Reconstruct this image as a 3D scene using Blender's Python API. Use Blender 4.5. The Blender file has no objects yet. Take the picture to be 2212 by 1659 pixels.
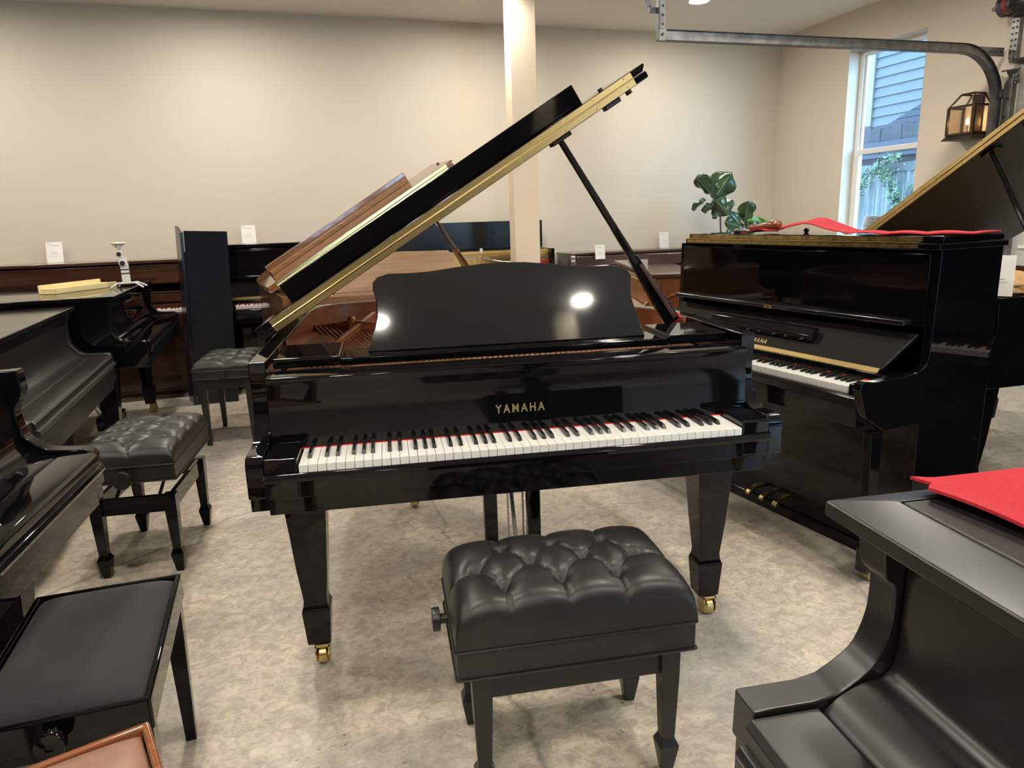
import bpy, bmesh, math, random
from mathutils import Vector, Matrix
random.seed(7)
PI = math.pi
SC = bpy.context.scene
COL = SC.collection
TH = 0.12516                      # the room is turned by this against the grand piano in the middle
CU, SU = math.cos(TH), math.sin(TH)
H = 3.05                          # ceiling height

def rw(u, v, z=0.0):              # room coordinates (along / across the back wall) to world
    return Vector((u*CU - v*SU, u*SU + v*CU, z))

# ------------------------------------------------------------------ materials
def nodes(name):
    m = bpy.data.materials.new(name); m.use_nodes = True
    nt = m.node_tree
    return m, nt, nt.nodes['Principled BSDF']
def lnk(nt, a, b): nt.links.new(a, b)
def coords(nt, scale=(1, 1, 1), rot=(0, 0, 0), kind='Object'):
    tc = nt.nodes.new('ShaderNodeTexCoord'); mp = nt.nodes.new('ShaderNodeMapping')
    mp.inputs['Scale'].default_value = scale; mp.inputs['Rotation'].default_value = rot
    lnk(nt, tc.outputs[kind], mp.inputs['Vector'])
    return mp.outputs['Vector']
def noise(nt, vec, scale, detail=4, rough=.5, dist=0):
    n = nt.nodes.new('ShaderNodeTexNoise'); n.inputs['Scale'].default_value = scale
    n.inputs['Detail'].default_value = detail; n.inputs['Roughness'].default_value = rough
    n.inputs['Distortion'].default_value = dist
    lnk(nt, vec, n.inputs['Vector']); return n.outputs['Fac']
def ramp(nt, fac, stops):
    r = nt.nodes.new('ShaderNodeValToRGB'); e = r.color_ramp.elements
    while len(e) < len(stops): e.new(.5)
    for k, (pos, c) in enumerate(stops):
        e[k].position = pos; e[k].color = (c[0], c[1], c[2], 1) if not isinstance(c, (int, float)) else (c, c, c, 1)
    lnk(nt, fac, r.inputs['Fac']); return r.outputs['Color']
def mixc(nt, fac, a, b, mode='MIX'):
    m = nt.nodes.new('ShaderNodeMix'); m.data_type = 'RGBA'; m.blend_type = mode
    for sock, v in ((m.inputs['Factor'], fac), (m.inputs['A'], a), (m.inputs['B'], b)):
        if hasattr(v, 'is_linked'): lnk(nt, v, sock)
        elif isinstance(v, (int, float)): sock.default_value = v
        else: sock.default_value = (v[0], v[1], v[2], 1)
    return m.outputs['Result']
def bump(nt, bsdf, h, strength=.2, dist=.01):
    b = nt.nodes.new('ShaderNodeBump'); b.inputs['Strength'].default_value = strength
    b.inputs['Distance'].default_value = dist
    lnk(nt, h, b.inputs['Height']); lnk(nt, b.outputs['Normal'], bsdf.inputs['Normal'])
def plain(name, c, rough=.5, metal=0., spec=.5, nz=0.0, nscale=40, coat=0., bmp=0., trans=0.):
    m, nt, b = nodes(name)
    b.inputs['Base Color'].default_value = (*c, 1); b.inputs['Roughness'].default_value = rough
    b.inputs['Metallic'].default_value = metal; b.inputs['Specular IOR Level'].default_value = spec
    if coat: b.inputs['Coat Weight'].default_value = coat; b.inputs['Coat Roughness'].default_value = .04
    if trans: b.inputs['Transmission Weight'].default_value = trans
    if nz or bmp:
        f = noise(nt, coords(nt), nscale, 3)
        if nz:
            lo = [x*(1-nz) for x in c]; hi = [min(1, x*(1+nz)) for x in c]
            lnk(nt, ramp(nt, f, [(.3, lo), (.7, hi)]), b.inputs['Base Color'])
        if bmp: bump(nt, b, f, bmp, .002)
    return m
def gloss(name, c, rough=.05, smear=.05, spec=.5):
    m, nt, b = nodes(name)
    b.inputs['Specular IOR Level'].default_value = spec
    b.inputs['Base Color'].default_value = (*c, 1)
    f = noise(nt, coords(nt), 3, 5)
    lnk(nt, ramp(nt, f, [(.35, rough), (.75, rough+smear)]), b.inputs['Roughness'])
    return m
def wood(name, dark, mid, light, rough=.25, axis=0, scale=1., coat=.6, streak=16):
    m, nt, b = nodes(name)
    s = [streak*scale]*3; s[axis] = 1.1*scale
    v = coords(nt, tuple(s))
    f = noise(nt, v, 1.6, 6, .6, .6)
    s2 = [90*scale]*3; s2[axis] = 3*scale
    g = noise(nt, coords(nt, tuple(s2)), 1.2, 3, .6)
    c = ramp(nt, f, [(.25, dark), (.5, mid), (.78, light)])
    c = mixc(nt, .35, c, ramp(nt, g, [(.3, dark), (.7, light)]))
    lnk(nt, c, b.inputs['Base Color'])
    b.inputs['Roughness'].default_value = rough
    b.inputs['Coat Weight'].default_value = coat; b.inputs['Coat Roughness'].default_value = .05
    return m
MT = {}
MT['gloss'] = gloss('polished_ebony', (.0028, .0028, .0036), .025, .05, .36)
MT['satin'] = gloss('satin_ebony', (.011, .0105, .0105), .29, .08, .85)
MT['satin2'] = gloss('rubbed_ebony', (.009, .009, .0095), .10, .06, .7)
MT['desk'] = gloss('music_desk_ebony', (.010, .010, .010), .035, .05)
MT['slab'] = gloss('brushed_ebony', (.006, .009, .014), .2, .12)
MT['hall'] = gloss('dull_black', (.008, .008, .009), .4, .1)
MT['leather'] = None
def leather(name, c, rough=.36):
    m, nt, b = nodes(name)
    v = nt.nodes.new('ShaderNodeTexVoronoi'); v.inputs['Scale'].default_value = 420
    lnk(nt, coords(nt), v.inputs['Vector'])
    f = noise(nt, coords(nt), 14, 4)
    lnk(nt, ramp(nt, f, [(.3, [x*.8 for x in c]), (.7, [x*1.25 for x in c])]), b.inputs['Base Color'])
    b.inputs['Roughness'].default_value = rough
    bump(nt, b, v.outputs['Distance'], .12, .0008)
    return m
MT['leather'] = leather('black_leather', (.016, .015, .0145), .37)
MT['tan'] = leather('brown_leather', (.24, .125, .08), .42)
def corduroy():
    m, nt, b = nodes('charcoal_corduroy')
    w = nt.nodes.new('ShaderNodeTexWave'); w.inputs['Scale'].default_value = 60; w.bands_direction = 'X'
    lnk(nt, coords(nt), w.inputs['Vector'])
    f = noise(nt, coords(nt), 9, 5)
    c = ramp(nt, f, [(.3, (.008, .008, .009)), (.7, (.016, .0155, .017))])
    c = mixc(nt, .16, c, ramp(nt, w.outputs['Fac'], [(0, (.006, .006, .007)), (1, (.045, .044, .046))]))
    lnk(nt, c, b.inputs['Base Color']); b.inputs['Roughness'].default_value = .95
    b.inputs['Sheen Weight'].default_value = .1
    bump(nt, b, w.outputs['Fac'], .12, .0006)
    return m
MT['cord'] = corduroy()
MT['legs'] = plain('black_painted_wood', (.012, .0115, .011), .33)
MT['brass'] = plain('polished_brass', (.74, .57, .26), .27, 1.)
MT['brassd'] = plain('aged_brass', (.46, .35, .15), .28, 1., nz=.4, nscale=30)
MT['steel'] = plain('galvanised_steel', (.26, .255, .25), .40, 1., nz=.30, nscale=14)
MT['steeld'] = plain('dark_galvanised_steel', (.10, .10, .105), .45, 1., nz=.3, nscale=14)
MT['rubber'] = plain('black_rubber', (.02, .02, .02), .6)
MT['ivory'] = plain('white_key_acrylic', (.80, .79, .75), .22)
MT['keyblk'] = plain('black_key_resin', (.010, .010, .010), .25)
MT['felt'] = plain('red_felt', (.52, .010, .012), .95, nz=.15, nscale=200)
MT['copper'] = plain('bronze_cast_plate', (.42, .17, .075), .38, .55, nz=.1, nscale=60)
MT['gold'] = plain('gold_cast_plate', (.62, .43, .15), .38, .55, nz=.12, nscale=60)
MT['string'] = plain('copper_string', (.75, .42, .28), .3, 1.)
MT['pin'] = plain('steel_pin', (.45, .43, .40), .3, 1.)
MT['letter'] = plain('brass_inlay', (.55, .44, .22), .3, .8)
MT['mahog'] = wood('mahogany_veneer', (.17, .055, .02), (.29, .10, .04), (.40, .16, .07), .3, 0, .8)
MT['walnut'] = wood('gloss_walnut', (.10, .045, .02), (.19, .088, .038), (.30, .15, .068), .12, 0, 1.)
MT['walnuty'] = wood('gloss_walnut_side', (.05, .02, .01), (.085, .035, .016), (.13, .06, .028), .12, 1, 1.)
MT['walnutl'] = wood('light_walnut', (.17, .085, .036), (.28, .15, .065), (.36, .20, .09), .25, 0, 1.)
MT['brownup'] = wood('brown_mahogany', (.035, .013, .009), (.062, .024, .015), (.10, .040, .024), .17, 0, .8)
MT['spinet'] = wood('dark_brown_walnut', (.035, .017, .014), (.06, .028, .022), (.10, .05, .04), .3, 0, .8)
MT['oak'] = wood('amber_walnut', (.17, .06, .018), (.30, .115, .036), (.42, .18, .06), .2, 0, 1.)
MT['oakz'] = wood('red_walnut', (.10, .035, .013), (.19, .065, .025), (.27, .11, .045), .25, 2, 1.)
MT['cherry'] = wood('reddish_bench_wood', (.13, .040, .014), (.22, .072, .026), (.32, .12, .05), .15, 0, 1.)
MT['cloth'] = plain('red_wool_cloth', (.42, .012, .022), .95, nz=.12, nscale=160, bmp=.3)
MT['handle'] = plain('varnished_handle', (.19, .078, .035), .15, coat=.5, nz=.2, nscale=25)
MT['paper'] = plain('white_paper', (.84, .82, .80), .35)
MT['ink'] = plain('grey_print', (.30, .29, .30), .6)
MT['cream'] = plain('cream_plastic', (.78, .67, .36), .45)
MT['whitepl'] = plain('white_plastic', (.72, .71, .70), .35)
MT['darkpl'] = plain('dark_plastic', (.03, .03, .035), .3)
MT['bronze'] = plain('lantern_bronze', (.045, .030, .022), .4, .6, nz=.3, nscale=30)
MT['terra'] = plain('terracotta', (0.138, 0.067, 0.035), .7, nz=.1, nscale=12)
MT['tanbag'] = plain('tan_fabric', (.42, .25, .11), .8, nz=.15, nscale=40)
MT['trim'] = plain('white_window_vinyl', (.80, .80, .78), .4)
MT['pot'] = plain('grey_pot', (.18, .17, .16), .7, nz=.2, nscale=10)
MT['stem'] = plain('woody_stem', (.07, .05, .035), .8)
MT['siding'] = plain('painted_siding', (0.038, 0.045, 0.050), .7, nz=.04, nscale=4)
MT['fence'] = plain('weathered_fence_wood', (0.014, 0.014, 0.019), .9, nz=.4, nscale=7)
MT['corr'] = plain('corrugated_metal', (0.078, 0.089, 0.092), .45, .2, nz=.06, nscale=3)
MT['siding2'] = plain('white_siding_trim', (0.102, 0.102, 0.096), .6)
MT['fence2'] = plain('fence_rail_wood', (.022, .024, .036), .9)
MT['roof'] = plain('asphalt_shingle', (0.013, 0.017, 0.029), .9, nz=.4, nscale=22)
MT['vine'] = plain('vine_leaf_green', (0.035, 0.083, 0.030), .5, nz=.4, nscale=6)
MT['ground'] = plain('garden_soil', (0.036, 0.033, 0.027), .9, nz=.3, nscale=3)
MT['door'] = plain('garage_door_enamel', (.50, .51, .50), .5, nz=.04, nscale=2)

def wall_mat(name, c):
    m, nt, b = nodes(name)
    v = coords(nt)
    f = noise(nt, v, .5, 2); g = noise(nt, v, 130, 3)
    lnk(nt, ramp(nt, f, [(.3, [x*.97 for x in c]), (.7, [min(1, x*1.03) for x in c])]), b.inputs['Base Color'])
    b.inputs['Roughness'].default_value = .72
    bump(nt, b, g, .08, .003)
    return m
MT['wall'] = wall_mat('beige_wall_paint', (.66, .60, .50))
MT['ceil'] = wall_mat('ceiling_paint', (.74, .71, .67))
MT['darkw'] = wall_mat('darkened_unseen_wall', (.07, .065, .06))  # unseen walls coloured dark to keep the reflections in the pianos dark
MT['colm'] = wall_mat('cream_column_paint', (.78, .68, .53))
def concrete():
    m, nt, b = nodes('stained_concrete')
    v = coords(nt)
    big = noise(nt, v, .75, 8, .62, .9)
    mid = noise(nt, v, 3.2, 8, .68, 1.6)
    fine = noise(nt, v, 24, 8, .72, .7)
    c = ramp(nt, mid, [(.30, (.52, .44, .34)), (.48, (.75, .64, .485)), (.66, (.88, .77, .58))])
    c = mixc(nt, ramp(nt, big, [(.38, .0), (.62, .75)]), c, (.44, .41, .37))
    # yellowish-white worn swirls
    st = noise(nt, coords(nt, (1, 3.2, 1), (0, 0, .5)), 2.6, 9, .72, 2.2)
    c = mixc(nt, ramp(nt, st, [(.52, 0.), (.70, .55)]), c, (.80, .71, .54))
    c = mixc(nt, ramp(nt, fine, [(.40, .55), (.56, 0.)]), c, (.27, .24, .20))
    sw_ = noise(nt, coords(nt, (1, 4.5, 1), (0, 0, -.35)), 9, 8, .75, 2.5)
    c = mixc(nt, ramp(nt, sw_, [(.36, .45), (.50, 0.)]), c, (.34, .31, .27))
    c = mixc(nt, ramp(nt, sw_, [(.56, .0), (.70, .5)]), c, (.84, .76, .60))
    bl = noise(nt, v, 1.3, 3, .5, .4)
    c = mixc(nt, ramp(nt, bl, [(.52, .0), (.68, .45)]), c, (.36, .37, .38))
    # small dark pits
    pit = nt.nodes.new('ShaderNodeTexVoronoi'); pit.inputs['Scale'].default_value = 30
    lnk(nt, mixc(nt, .12, v, noise(nt, v, 8, 4)), pit.inputs['Vector'])
    pm = noise(nt, v, 1.7, 4)
    mul = nt.nodes.new('ShaderNodeMath'); mul.operation = 'MULTIPLY'
    lnk(nt, ramp(nt, pit.outputs['Distance'], [(.06, .8), (.16, 0.)]), mul.inputs[0])
    lnk(nt, ramp(nt, pm, [(.52, 0.), (.64, 1.)]), mul.inputs[1])
    c = mixc(nt, mul.outputs[0], c, (.13, .11, .09))
    # hairline cracks
    cr = nt.nodes.new('ShaderNodeTexVoronoi'); cr.feature = 'DISTANCE_TO_EDGE'; cr.inputs['Scale'].default_value = .42
    lnk(nt, mixc(nt, .18, v, noise(nt, v, 3, 4)), cr.inputs['Vector'])
    c = mixc(nt, ramp(nt, cr.outputs['Distance'], [(.0, .5), (.0012, 0.)]), c, (.12, .105, .09))
    lnk(nt, c, b.inputs['Base Color'])
    lnk(nt, ramp(nt, mid, [(.3, .30), (.7, .50)]), b.inputs['Roughness'])
    b.inputs['Specular IOR Level'].default_value = .45
    bump(nt, b, fine, .10, .002)
    return m
MT['floor'] = concrete()
def leafm():
    m, nt, b = nodes('fig_leaf')
    f = noise(nt, coords(nt), 8, 4)
    lnk(nt, ramp(nt, f, [(.3, (.018, .045, .020)), (.7, (.045, .10, .04))]), b.inputs['Base Color'])
    b.inputs['Roughness'].default_value = .17
    return m
MT['leaf'] = leafm()
MT['leafy'] = plain('young_fig_leaf', (.12, .30, .04), .35, nz=.3, nscale=14)
MT['vein'] = plain('leaf_vein', (.22, .30, .12), .5)
def glassm(name, tint=(1, 1, 1)):
    m = bpy.data.materials.new(name); m.use_nodes = True; nt = m.node_tree; nt.nodes.clear()
    o = nt.nodes.new('ShaderNodeOutputMaterial'); t = nt.nodes.new('ShaderNodeBsdfTransparent'); g = nt.nodes.new('ShaderNodeBsdfGlossy')
    g.inputs['Roughness'].default_value = .02; t.inputs['Color'].default_value = (*tint, 1)
    lw = nt.nodes.new('ShaderNodeLayerWeight'); lw.inputs['Blend'].default_value = .5
    pw = nt.nodes.new('ShaderNodeMath'); pw.operation = 'POWER'; pw.inputs[1].default_value = 5
    lnk(nt, lw.outputs['Facing'], pw.inputs[0])
    fr = nt.nodes.new('ShaderNodeMath'); fr.operation = 'MULTIPLY_ADD'; fr.inputs[1].default_value = .9; fr.inputs[2].default_value = .04
    lnk(nt, pw.outputs[0], fr.inputs[0])
    mx = nt.nodes.new('ShaderNodeMixShader')
    lnk(nt, fr.outputs[0], mx.inputs[0]); lnk(nt, t.outputs[0], mx.inputs[1]); lnk(nt, g.outputs[0], mx.inputs[2])
    lnk(nt, mx.outputs[0], o.inputs['Surface']); return m
MT['glass'] = glassm('window_glass')
MT['lglass'] = glassm('lantern_glass', (.93, .88, .80))
def emit(name, c, s):
    m, nt, b = nodes(name); b.inputs['Base Color'].default_value = (*c, 1)
    b.inputs['Emission Color'].default_value = (*c, 1); b.inputs['Emission Strength'].default_value = s
    return m
MT['lamp'] = emit('downlight_lens', (1., .925, .81), 440)
MT['bulb'] = emit('candle_bulb', (1., .66, .36), 140)

# ------------------------------------------------------------------ mesh helpers
class MB:
    def __init__(s): s.b = bmesh.new()
    def box(s, x0, x1, y0, y1, z0, z1):
        vs = [s.b.verts.new((x, y, z)) for z in (z0, z1) for y in (y0, y1) for x in (x0, x1)]
        for f in ((0, 2, 3, 1), (4, 5, 7, 6), (0, 1, 5, 4), (2, 6, 7, 3), (0, 4, 6, 2), (1, 3, 7, 5)):
            s.b.faces.new([vs[k] for k in f])
        return s
    def hexa(s, lo, hi):           # two quads of 3D points
        a = [s.b.verts.new(p) for p in lo]; c = [s.b.verts.new(p) for p in hi]; n = len(a)
        s.b.faces.new(a[::-1]); s.b.faces.new(c)
        for k in range(n): s.b.faces.new((a[k], a[(k+1) % n], c[(k+1) % n], c[k]))
        return s
    def prism(s, pts, axis, a0, a1):
        def P(p, a):
            return {'x': (a, p[0], p[1]), 'y': (p[0], a, p[1]), 'z': (p[0], p[1], a)}[axis]
        return s.hexa([P(p, a0) for p in pts], [P(p, a1) for p in pts])
    def ring(s, outer, inner, z0, z1, closed=True):
        n = len(outer); R = []
        for z in (z0, z1):
            R.append([s.b.verts.new((p[0], p[1], z)) for p in outer]); R.append([s.b.verts.new((p[0], p[1], z)) for p in inner])
        rng = range(n) if closed else range(n-1)
        for k in rng:
            j = (k+1) % n
            for a, c in ((0, 2), (3, 1), (2, 3), (1, 0)):
                s.b.faces.new((R[a][k], R[a][j], R[c][j], R[c][k]))
        if not closed:
            for k in (0, n-1): s.b.faces.new((R[0][k], R[2][k], R[3][k], R[1][k]))
        return s
    def tube(s, path, r, n=8, flat=1.0, cap=True):
        path = [Vector(p) for p in path]; rings = []
        m = len(path); rr = r if isinstance(r, (list, tuple)) else [r]*m
        up = None
        for k, p in enumerate(path):
            t = (path[min(k+1, m-1)] - path[max(k-1, 0)]).normalized()
            if up is None:
                up = Vector((0, 0, 1)) if abs(t.z) < .9 else Vector((1, 0, 0))
            a = t.cross(up).normalized(); c = a.cross(t).normalized(); up = c
            rings.append([s.b.verts.new(p + a*math.cos(2*PI*i/n)*rr[k] + c*math.sin(2*PI*i/n)*rr[k]*flat) for i in range(n)])
        for k in range(m-1):
            for i in range(n):
                j = (i+1) % n
                s.b.faces.new((rings[k][i], rings[k][j], rings[k+1][j], rings[k+1][i]))
        if cap: s.b.faces.new(rings[0][::-1]); s.b.faces.new(rings[-1])
        return s
    def lathe(s, prof, c=(0, 0, 0), n=20, axis='z'):
        rings = []
        for r, h in prof:
            ring = []
            for i in range(n):
                a = 2*PI*i/n; x, y = r*math.cos(a), r*math.sin(a)
                p = {'z': (x, y, h), 'x': (h, x, y), 'y': (y, h, x)}[axis]
                ring.append(s.b.verts.new((p[0]+c[0], p[1]+c[1], p[2]+c[2])))
            rings.append(ring)
        for k in range(len(prof)-1):
            for i in range(n):
                j = (i+1) % n
                s.b.faces.new((rings[k][i], rings[k][j], rings[k+1][j], rings[k+1][i]))
        s.b.faces.new(rings[0][::-1]); s.b.faces.new(rings[-1])
        return s
    def ball(s, c, r, n=12, sz=1.0):
        prof = [(max(r*math.sin(PI*k/8), r*.02), -r*sz*math.cos(PI*k/8)) for k in range(9)]
        return s.lathe(prof, c, n)
    def grid(s, fn, nu, nv):
        V = [[s.b.verts.new(fn(i/nu, j/nv)) for j in range(nv+1)] for i in range(nu+1)]
        for i in range(nu):
            for j in range(nv):
                s.b.faces.new((V[i][j], V[i+1][j], V[i+1][j+1], V[i][j+1]))
        return s
    def xf(s, M):
        bmesh.ops.transform(s.b, matrix=M, verts=s.b.verts); return s
    def done(s, name, mat, parent=None, bevel=0., ang=32, solid=0., seg=2):
        bmesh.ops.remove_doubles(s.b, verts=s.b.verts, dist=1e-6)
        bmesh.ops.recalc_face_normals(s.b, faces=s.b.faces)
        la = math.radians(ang)
        for f in s.b.faces: f.smooth = True
        for e in s.b.edges:
            if len(e.link_faces) != 2 or e.calc_face_angle(0) > la: e.smooth = False
        me = bpy.data.meshes.new(name); s.b.to_mesh(me); s.b.free()
        me.materials.append(MT[mat] if isinstance(mat, str) else mat)
        o = bpy.data.objects.new(name, me); COL.objects.link(o)
        if parent is not None: o.parent = parent
        if solid:
            q = o.modifiers.new('solid', 'SOLIDIFY'); q.thickness = solid; q.offset = 0
        if bevel:
            q = o.modifiers.new('bevel', 'BEVEL'); q.width = bevel; q.segments = seg; q.limit_method = 'ANGLE'
            q.angle_limit = math.radians(28); q.harden_normals = True
        return o
def tag(o, label=None, cat=None, group=None, kind=None):
    if label: o['label'] = label
    if cat: o['category'] = cat
    if group: o['group'] = group
    if kind: o['kind'] = kind
    return o
def thing(name, label, cat, loc=(0, 0, 0), deg=0, group=None):
    o = bpy.data.objects.new(name, None); COL.objects.link(o)
    o.empty_display_size = .1
    o.location = loc; o.rotation_euler = (0, 0, math.radians(deg))
    return tag(o, label, cat, group)
def structure(o): return tag(o, kind='structure')
def copy_obj(o, parent=None):
    c = o.copy(); COL.objects.link(c)
    if parent is not None: c.parent = parent
    return c
def text_mesh(name, body, size, mat, parent, M, spacing=1.0, depth=.0006, bold=.0, align='LEFT', sx=1.0):
    cu = bpy.data.curves.new(name, 'FONT'); cu.body = body; cu.size = size; cu.extrude = depth
    cu.space_character = spacing; cu.offset = bold; cu.align_x = align
    tmp = bpy.data.objects.new(name+'_tmp', cu); COL.objects.link(tmp)
    bpy.context.view_layer.update()
    me = bpy.data.meshes.new_from_object(tmp.evaluated_get(bpy.context.evaluated_depsgraph_get()))
    bpy.data.objects.remove(tmp)
    me.transform(Matrix.Diagonal((sx, 1, 1, 1))); me.transform(M)
    me.materials.clear(); me.materials.append(MT[mat])
    o = bpy.data.objects.new(name, me); COL.objects.link(o); o.parent = parent
    return o
def catmull(pts, n=6):
    out = []
    for k in range(len(pts)-1):
        p0 = pts[max(k-1, 0)]; p1 = pts[k]; p2 = pts[k+1]; p3 = pts[min(k+2, len(pts)-1)]
        for i in range(n):
            t = i/n
            out.append(tuple(.5*((2*p1[d]) + (-p0[d]+p2[d])*t + (2*p0[d]-5*p1[d]+4*p2[d]-p3[d])*t*t + (-p0[d]+3*p1[d]-3*p2[d]+p3[d])*t**3) for d in range(len(p1))))
    out.append(tuple(pts[-1])); return out
def offset2(pts, d):               # inward offset of an open or closed 2D chain
    out = []; n = len(pts)
    for k in range(n):
        a = Vector(pts[max(k-1, 0)]); c = Vector(pts[min(k+1, n-1)])
        t = (c-a); t = t.normalized() if t.length > 1e-9 else Vector((1, 0))
        out.append((pts[k][0]-t.y*d, pts[k][1]+t.x*d))
    return out

# ------------------------------------------------------------------ keyboard
def keyboard(root, x0, pitch, yf, zt, L=.15, drop=.022, blk=None, shorter=None):
    wt = pitch*.95
    m = MB().box(0, wt, 0, L, -drop, 0); wk = m.done('white_key', 'ivory', root, .0007, seg=1)
    wk.location = (x0 + pitch*.018, yf, zt)
    bw = pitch*.44
    m = MB()
    a = [(-bw*.58, .0, -.001), (bw*.58, 0, -.001), (bw*.58, .1, -.001), (-bw*.58, .1, -.001)]
    c = [(-bw*.40, .009, .0115), (bw*.40, .009, .0115), (bw*.42, .1, .0115), (-bw*.42, .1, .0115)]
    m.hexa(a, c); bk = m.done('black_key', 'keyblk', root, .0012, seg=2)
    bl = L - .1 if blk is None else blk
    bk.location = (x0 + pitch, yf + bl, zt)
    for k in range(1, 52):
        c = copy_obj(wk, root); c.location = (x0 + pitch*(k+.018), yf, zt)
    first = True
    for k in range(51):
        if k % 7 in (0, 2, 3, 5, 6):
            off = {0: 0, 2: -.0022, 3: .0022, 5: -.003, 6: 0.0}[k % 7] if k else 0
            q = bk if first else copy_obj(bk, root); first = False
            q.location = (x0 + pitch*(k+1)+off, yf + bl, zt)

# ------------------------------------------------------------------ grand piano
PROF_MAIN = [(.196, .962), (.197, .913), (.205, .863), (.199, .815), (.178, .775), (.150, .756), (.112, .747), (.05, .7475), (.028, .745), (.018, .735), (.015, .72), (.014, .640), (.018, .634), (.034, .634), (.034, .594)]
PROF_B = [(.160, .962), (.156, .905), (.164, .885), (.180, .857), (.183, .830), (.176, .788), (.165, .766), (.137, .743), (.108, .730), (.025, .722), (.012, .715), (.004, .700), (.004, .609), (.012, .605), (.012, .568)]
PROF_A = [(.172, .918), (.178, .885), (.186, .858), (.186, .778), (.170, .742), (.144, .714), (.12, .703), (.02, .698), (.005, .690), (.006, .607), (.014, .603), (.016, .521)]
PROF_C = [(.150, .955), (.155, .935), (.158, .91), (.168, .83), (.167, .78), (.140, .746), (.11, .733), (.03, .729), (.012, .722), (.005, .708), (.005, .607), (.018, .603), (.020, .585)]
PROF_D = [(.166, .932), (.166, .90), (.172, .873), (.184, .862), (.186, .832), (.183, .80), (.168, .76), (.145, .738), (.115, .720), (.085, .714), (.0, .714), (-.002, .648), (.004, .644), (.004, .56)]
def smooth_prof(P, k0, k1, n=3):
    return P[:k0] + catmull(P[k0:k1], n) + P[k1:]
def outline(L, dx=0., f=None):
    base = [(1.356, .62), (1.352, .76), (1.325, .88), (1.25, 1.0), (1.13, 1.10), (.99, 1.20), (.87, 1.32), (.77, 1.46), (.66, 1.585), (.50, 1.665), (.30, 1.69), (.10, 1.675), (-.04, 1.61), (-.115, 1.50), (-.134, 1.34)]
    k = (L-.62)/(1.69-.62)
    pts = catmull([(x, .62+(y-.62)*k) for x, y in base], 5)
    return pts
def grand(name, label, deg, pos, mat, prof, top, L=1.69, lid='closed', fall='closed', lid_ang=31.8, inner='mahog', plate='copper', front_f=.57, deskpts=None, lidz=.022,
          keys=None, bottom=None, lidfront=None, tailfoot=True, legmat=None, sk=None, lidmat=None, caster='brass', lidx=(-.15, 1.372), hinge_brass=True, desk_mat='desk', lipmat=None, width_rim=.046):
    root = thing(name, label, 'grand piano', (pos[0], pos[1], 0), deg)
    bot = prof[-1][1]; az = max(z for y, z in prof if y < .06)
    out = outline(L); inn = offset2(out, .05)
    # case: both arms, the bent rim and the spine as one body
    P = smooth_prof(prof, 1, len(prof)-5, 3)
    arm = P + [(.64, bot), (.64, top)]
    m = MB()
    t = width_rim
    m.prism(arm, 'x', -.134, -.134+t); m.prism(arm, 'x', 1.356-t, 1.356)
    o2 = [(1.356, .64)] + [p for p in out if p[1] > .641] + [(-.134, .64)]
    i2 = [(1.306, .64)] + [p for p in offset2(o2, .05)[1:-1]] + [(-.084, .64)]
    m.ring(o2, i2, .66 if bot < .66 else bot, top, closed=False)
    m.done('case', mat, root, .0035)
    # wood-veneered inner face of the rim
    i3 = offset2(o2, .058); i3[0] = (1.298, .60); i3[-1] = (-.076, .60)
    i2b = list(i2); i2b[0] = (1.306, .60); i2b[-1] = (-.084, .60)
    if lid == 'open' or lid == 'flap':
        MB().ring([(x, y) for x, y in i2b], i3, .70, top-.002, closed=False).done('inner_rim', inner, root)
        # bronze-painted plate with struts, a hub bolt, strings and pins
        deck = [(1.31, .27)] + [p for p in i3] + [(-.088, .27)]
        m = MB(); m.prism([(x, y) for x, y in deck], 'z', top-.098, top-.088)
        m.done('iron_plate', plate, root)
        zt = top-.088
        def strut(a, c, w, h0, h1, nm='plate_strut'):
            a = Vector((*a, 0)); c = Vector((*c, 0)); t = (c-a).normalized(); nrm = Vector((-t.y, t.x, 0))*w
            lo = [a+nrm, c+nrm, c-nrm, a-nrm]
            MB().hexa([(p.x, p.y, zt-.002) for p in lo], [(p.x, p.y, zt+(h0 if k in (0, 3) else h1)) for k, p in enumerate(lo)]).done(nm, plate, root, .003)
        strut((.03, .70), (.19, 1.45*L/1.69), .009, .030, .062)
        strut((.10, 1.20), (-.07, 1.40), .007, .062, .02)
        strut((.10, 1.20), (.36, 1.12), .007, .062, .03)
        strut((.42, .66), (.46, 1.42*L/1.69), .009, .040, .045)
        strut((.82, .60), (.70, 1.34*L/1.69), .009, .035, .040)
        strut((1.10, .58), (.98, 1.02), .009, .03, .03)
        MB().lathe([(.016, zt), (.018, zt+.066), (.012, zt+.076), (.003, zt+.08)], (.10, 1.20, 0)).done('hub_bolt', plate, root)
        m = MB()
        for k in range(16):
            x = .10+k*.017
            m.tube([(x, .62, zt+.022), (x-.16+k*.002, 1.34*L/1.69, zt+.024)], .0022, 5)
        m.done('bass_string', 'string', root); tag(root.children[-1], kind='stuff') if False else None
        m = MB()
        for k in range(44):
            x = .36+k*.021
            m.tube([(x, .60, zt+.012), (x-.02, max(.80, 1.30-.011*k)*L/1.69, zt+.012)], .0011, 4)
        tag(m.done('treble_string', 'pin', root), kind='stuff')
        m = MB()
        for k in range(70):
            for j in range(3):
                m.lathe([(.003, zt), (.003, zt+.03)], (-.02+k*.018, .53+j*.02, 0), 6)
        tag(m.done('tuning_pin', 'pin', root), kind='stuff')
        m = MB()
        for k in range(60):
            m.box(.115+k*.0165, .123+k*.0165, .60, .616, zt+.01, zt+.04)
        tag(m.done('damper', 'hall', root), kind='stuff')
    # keybed, key slip, cheeks
    kb = bot
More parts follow.
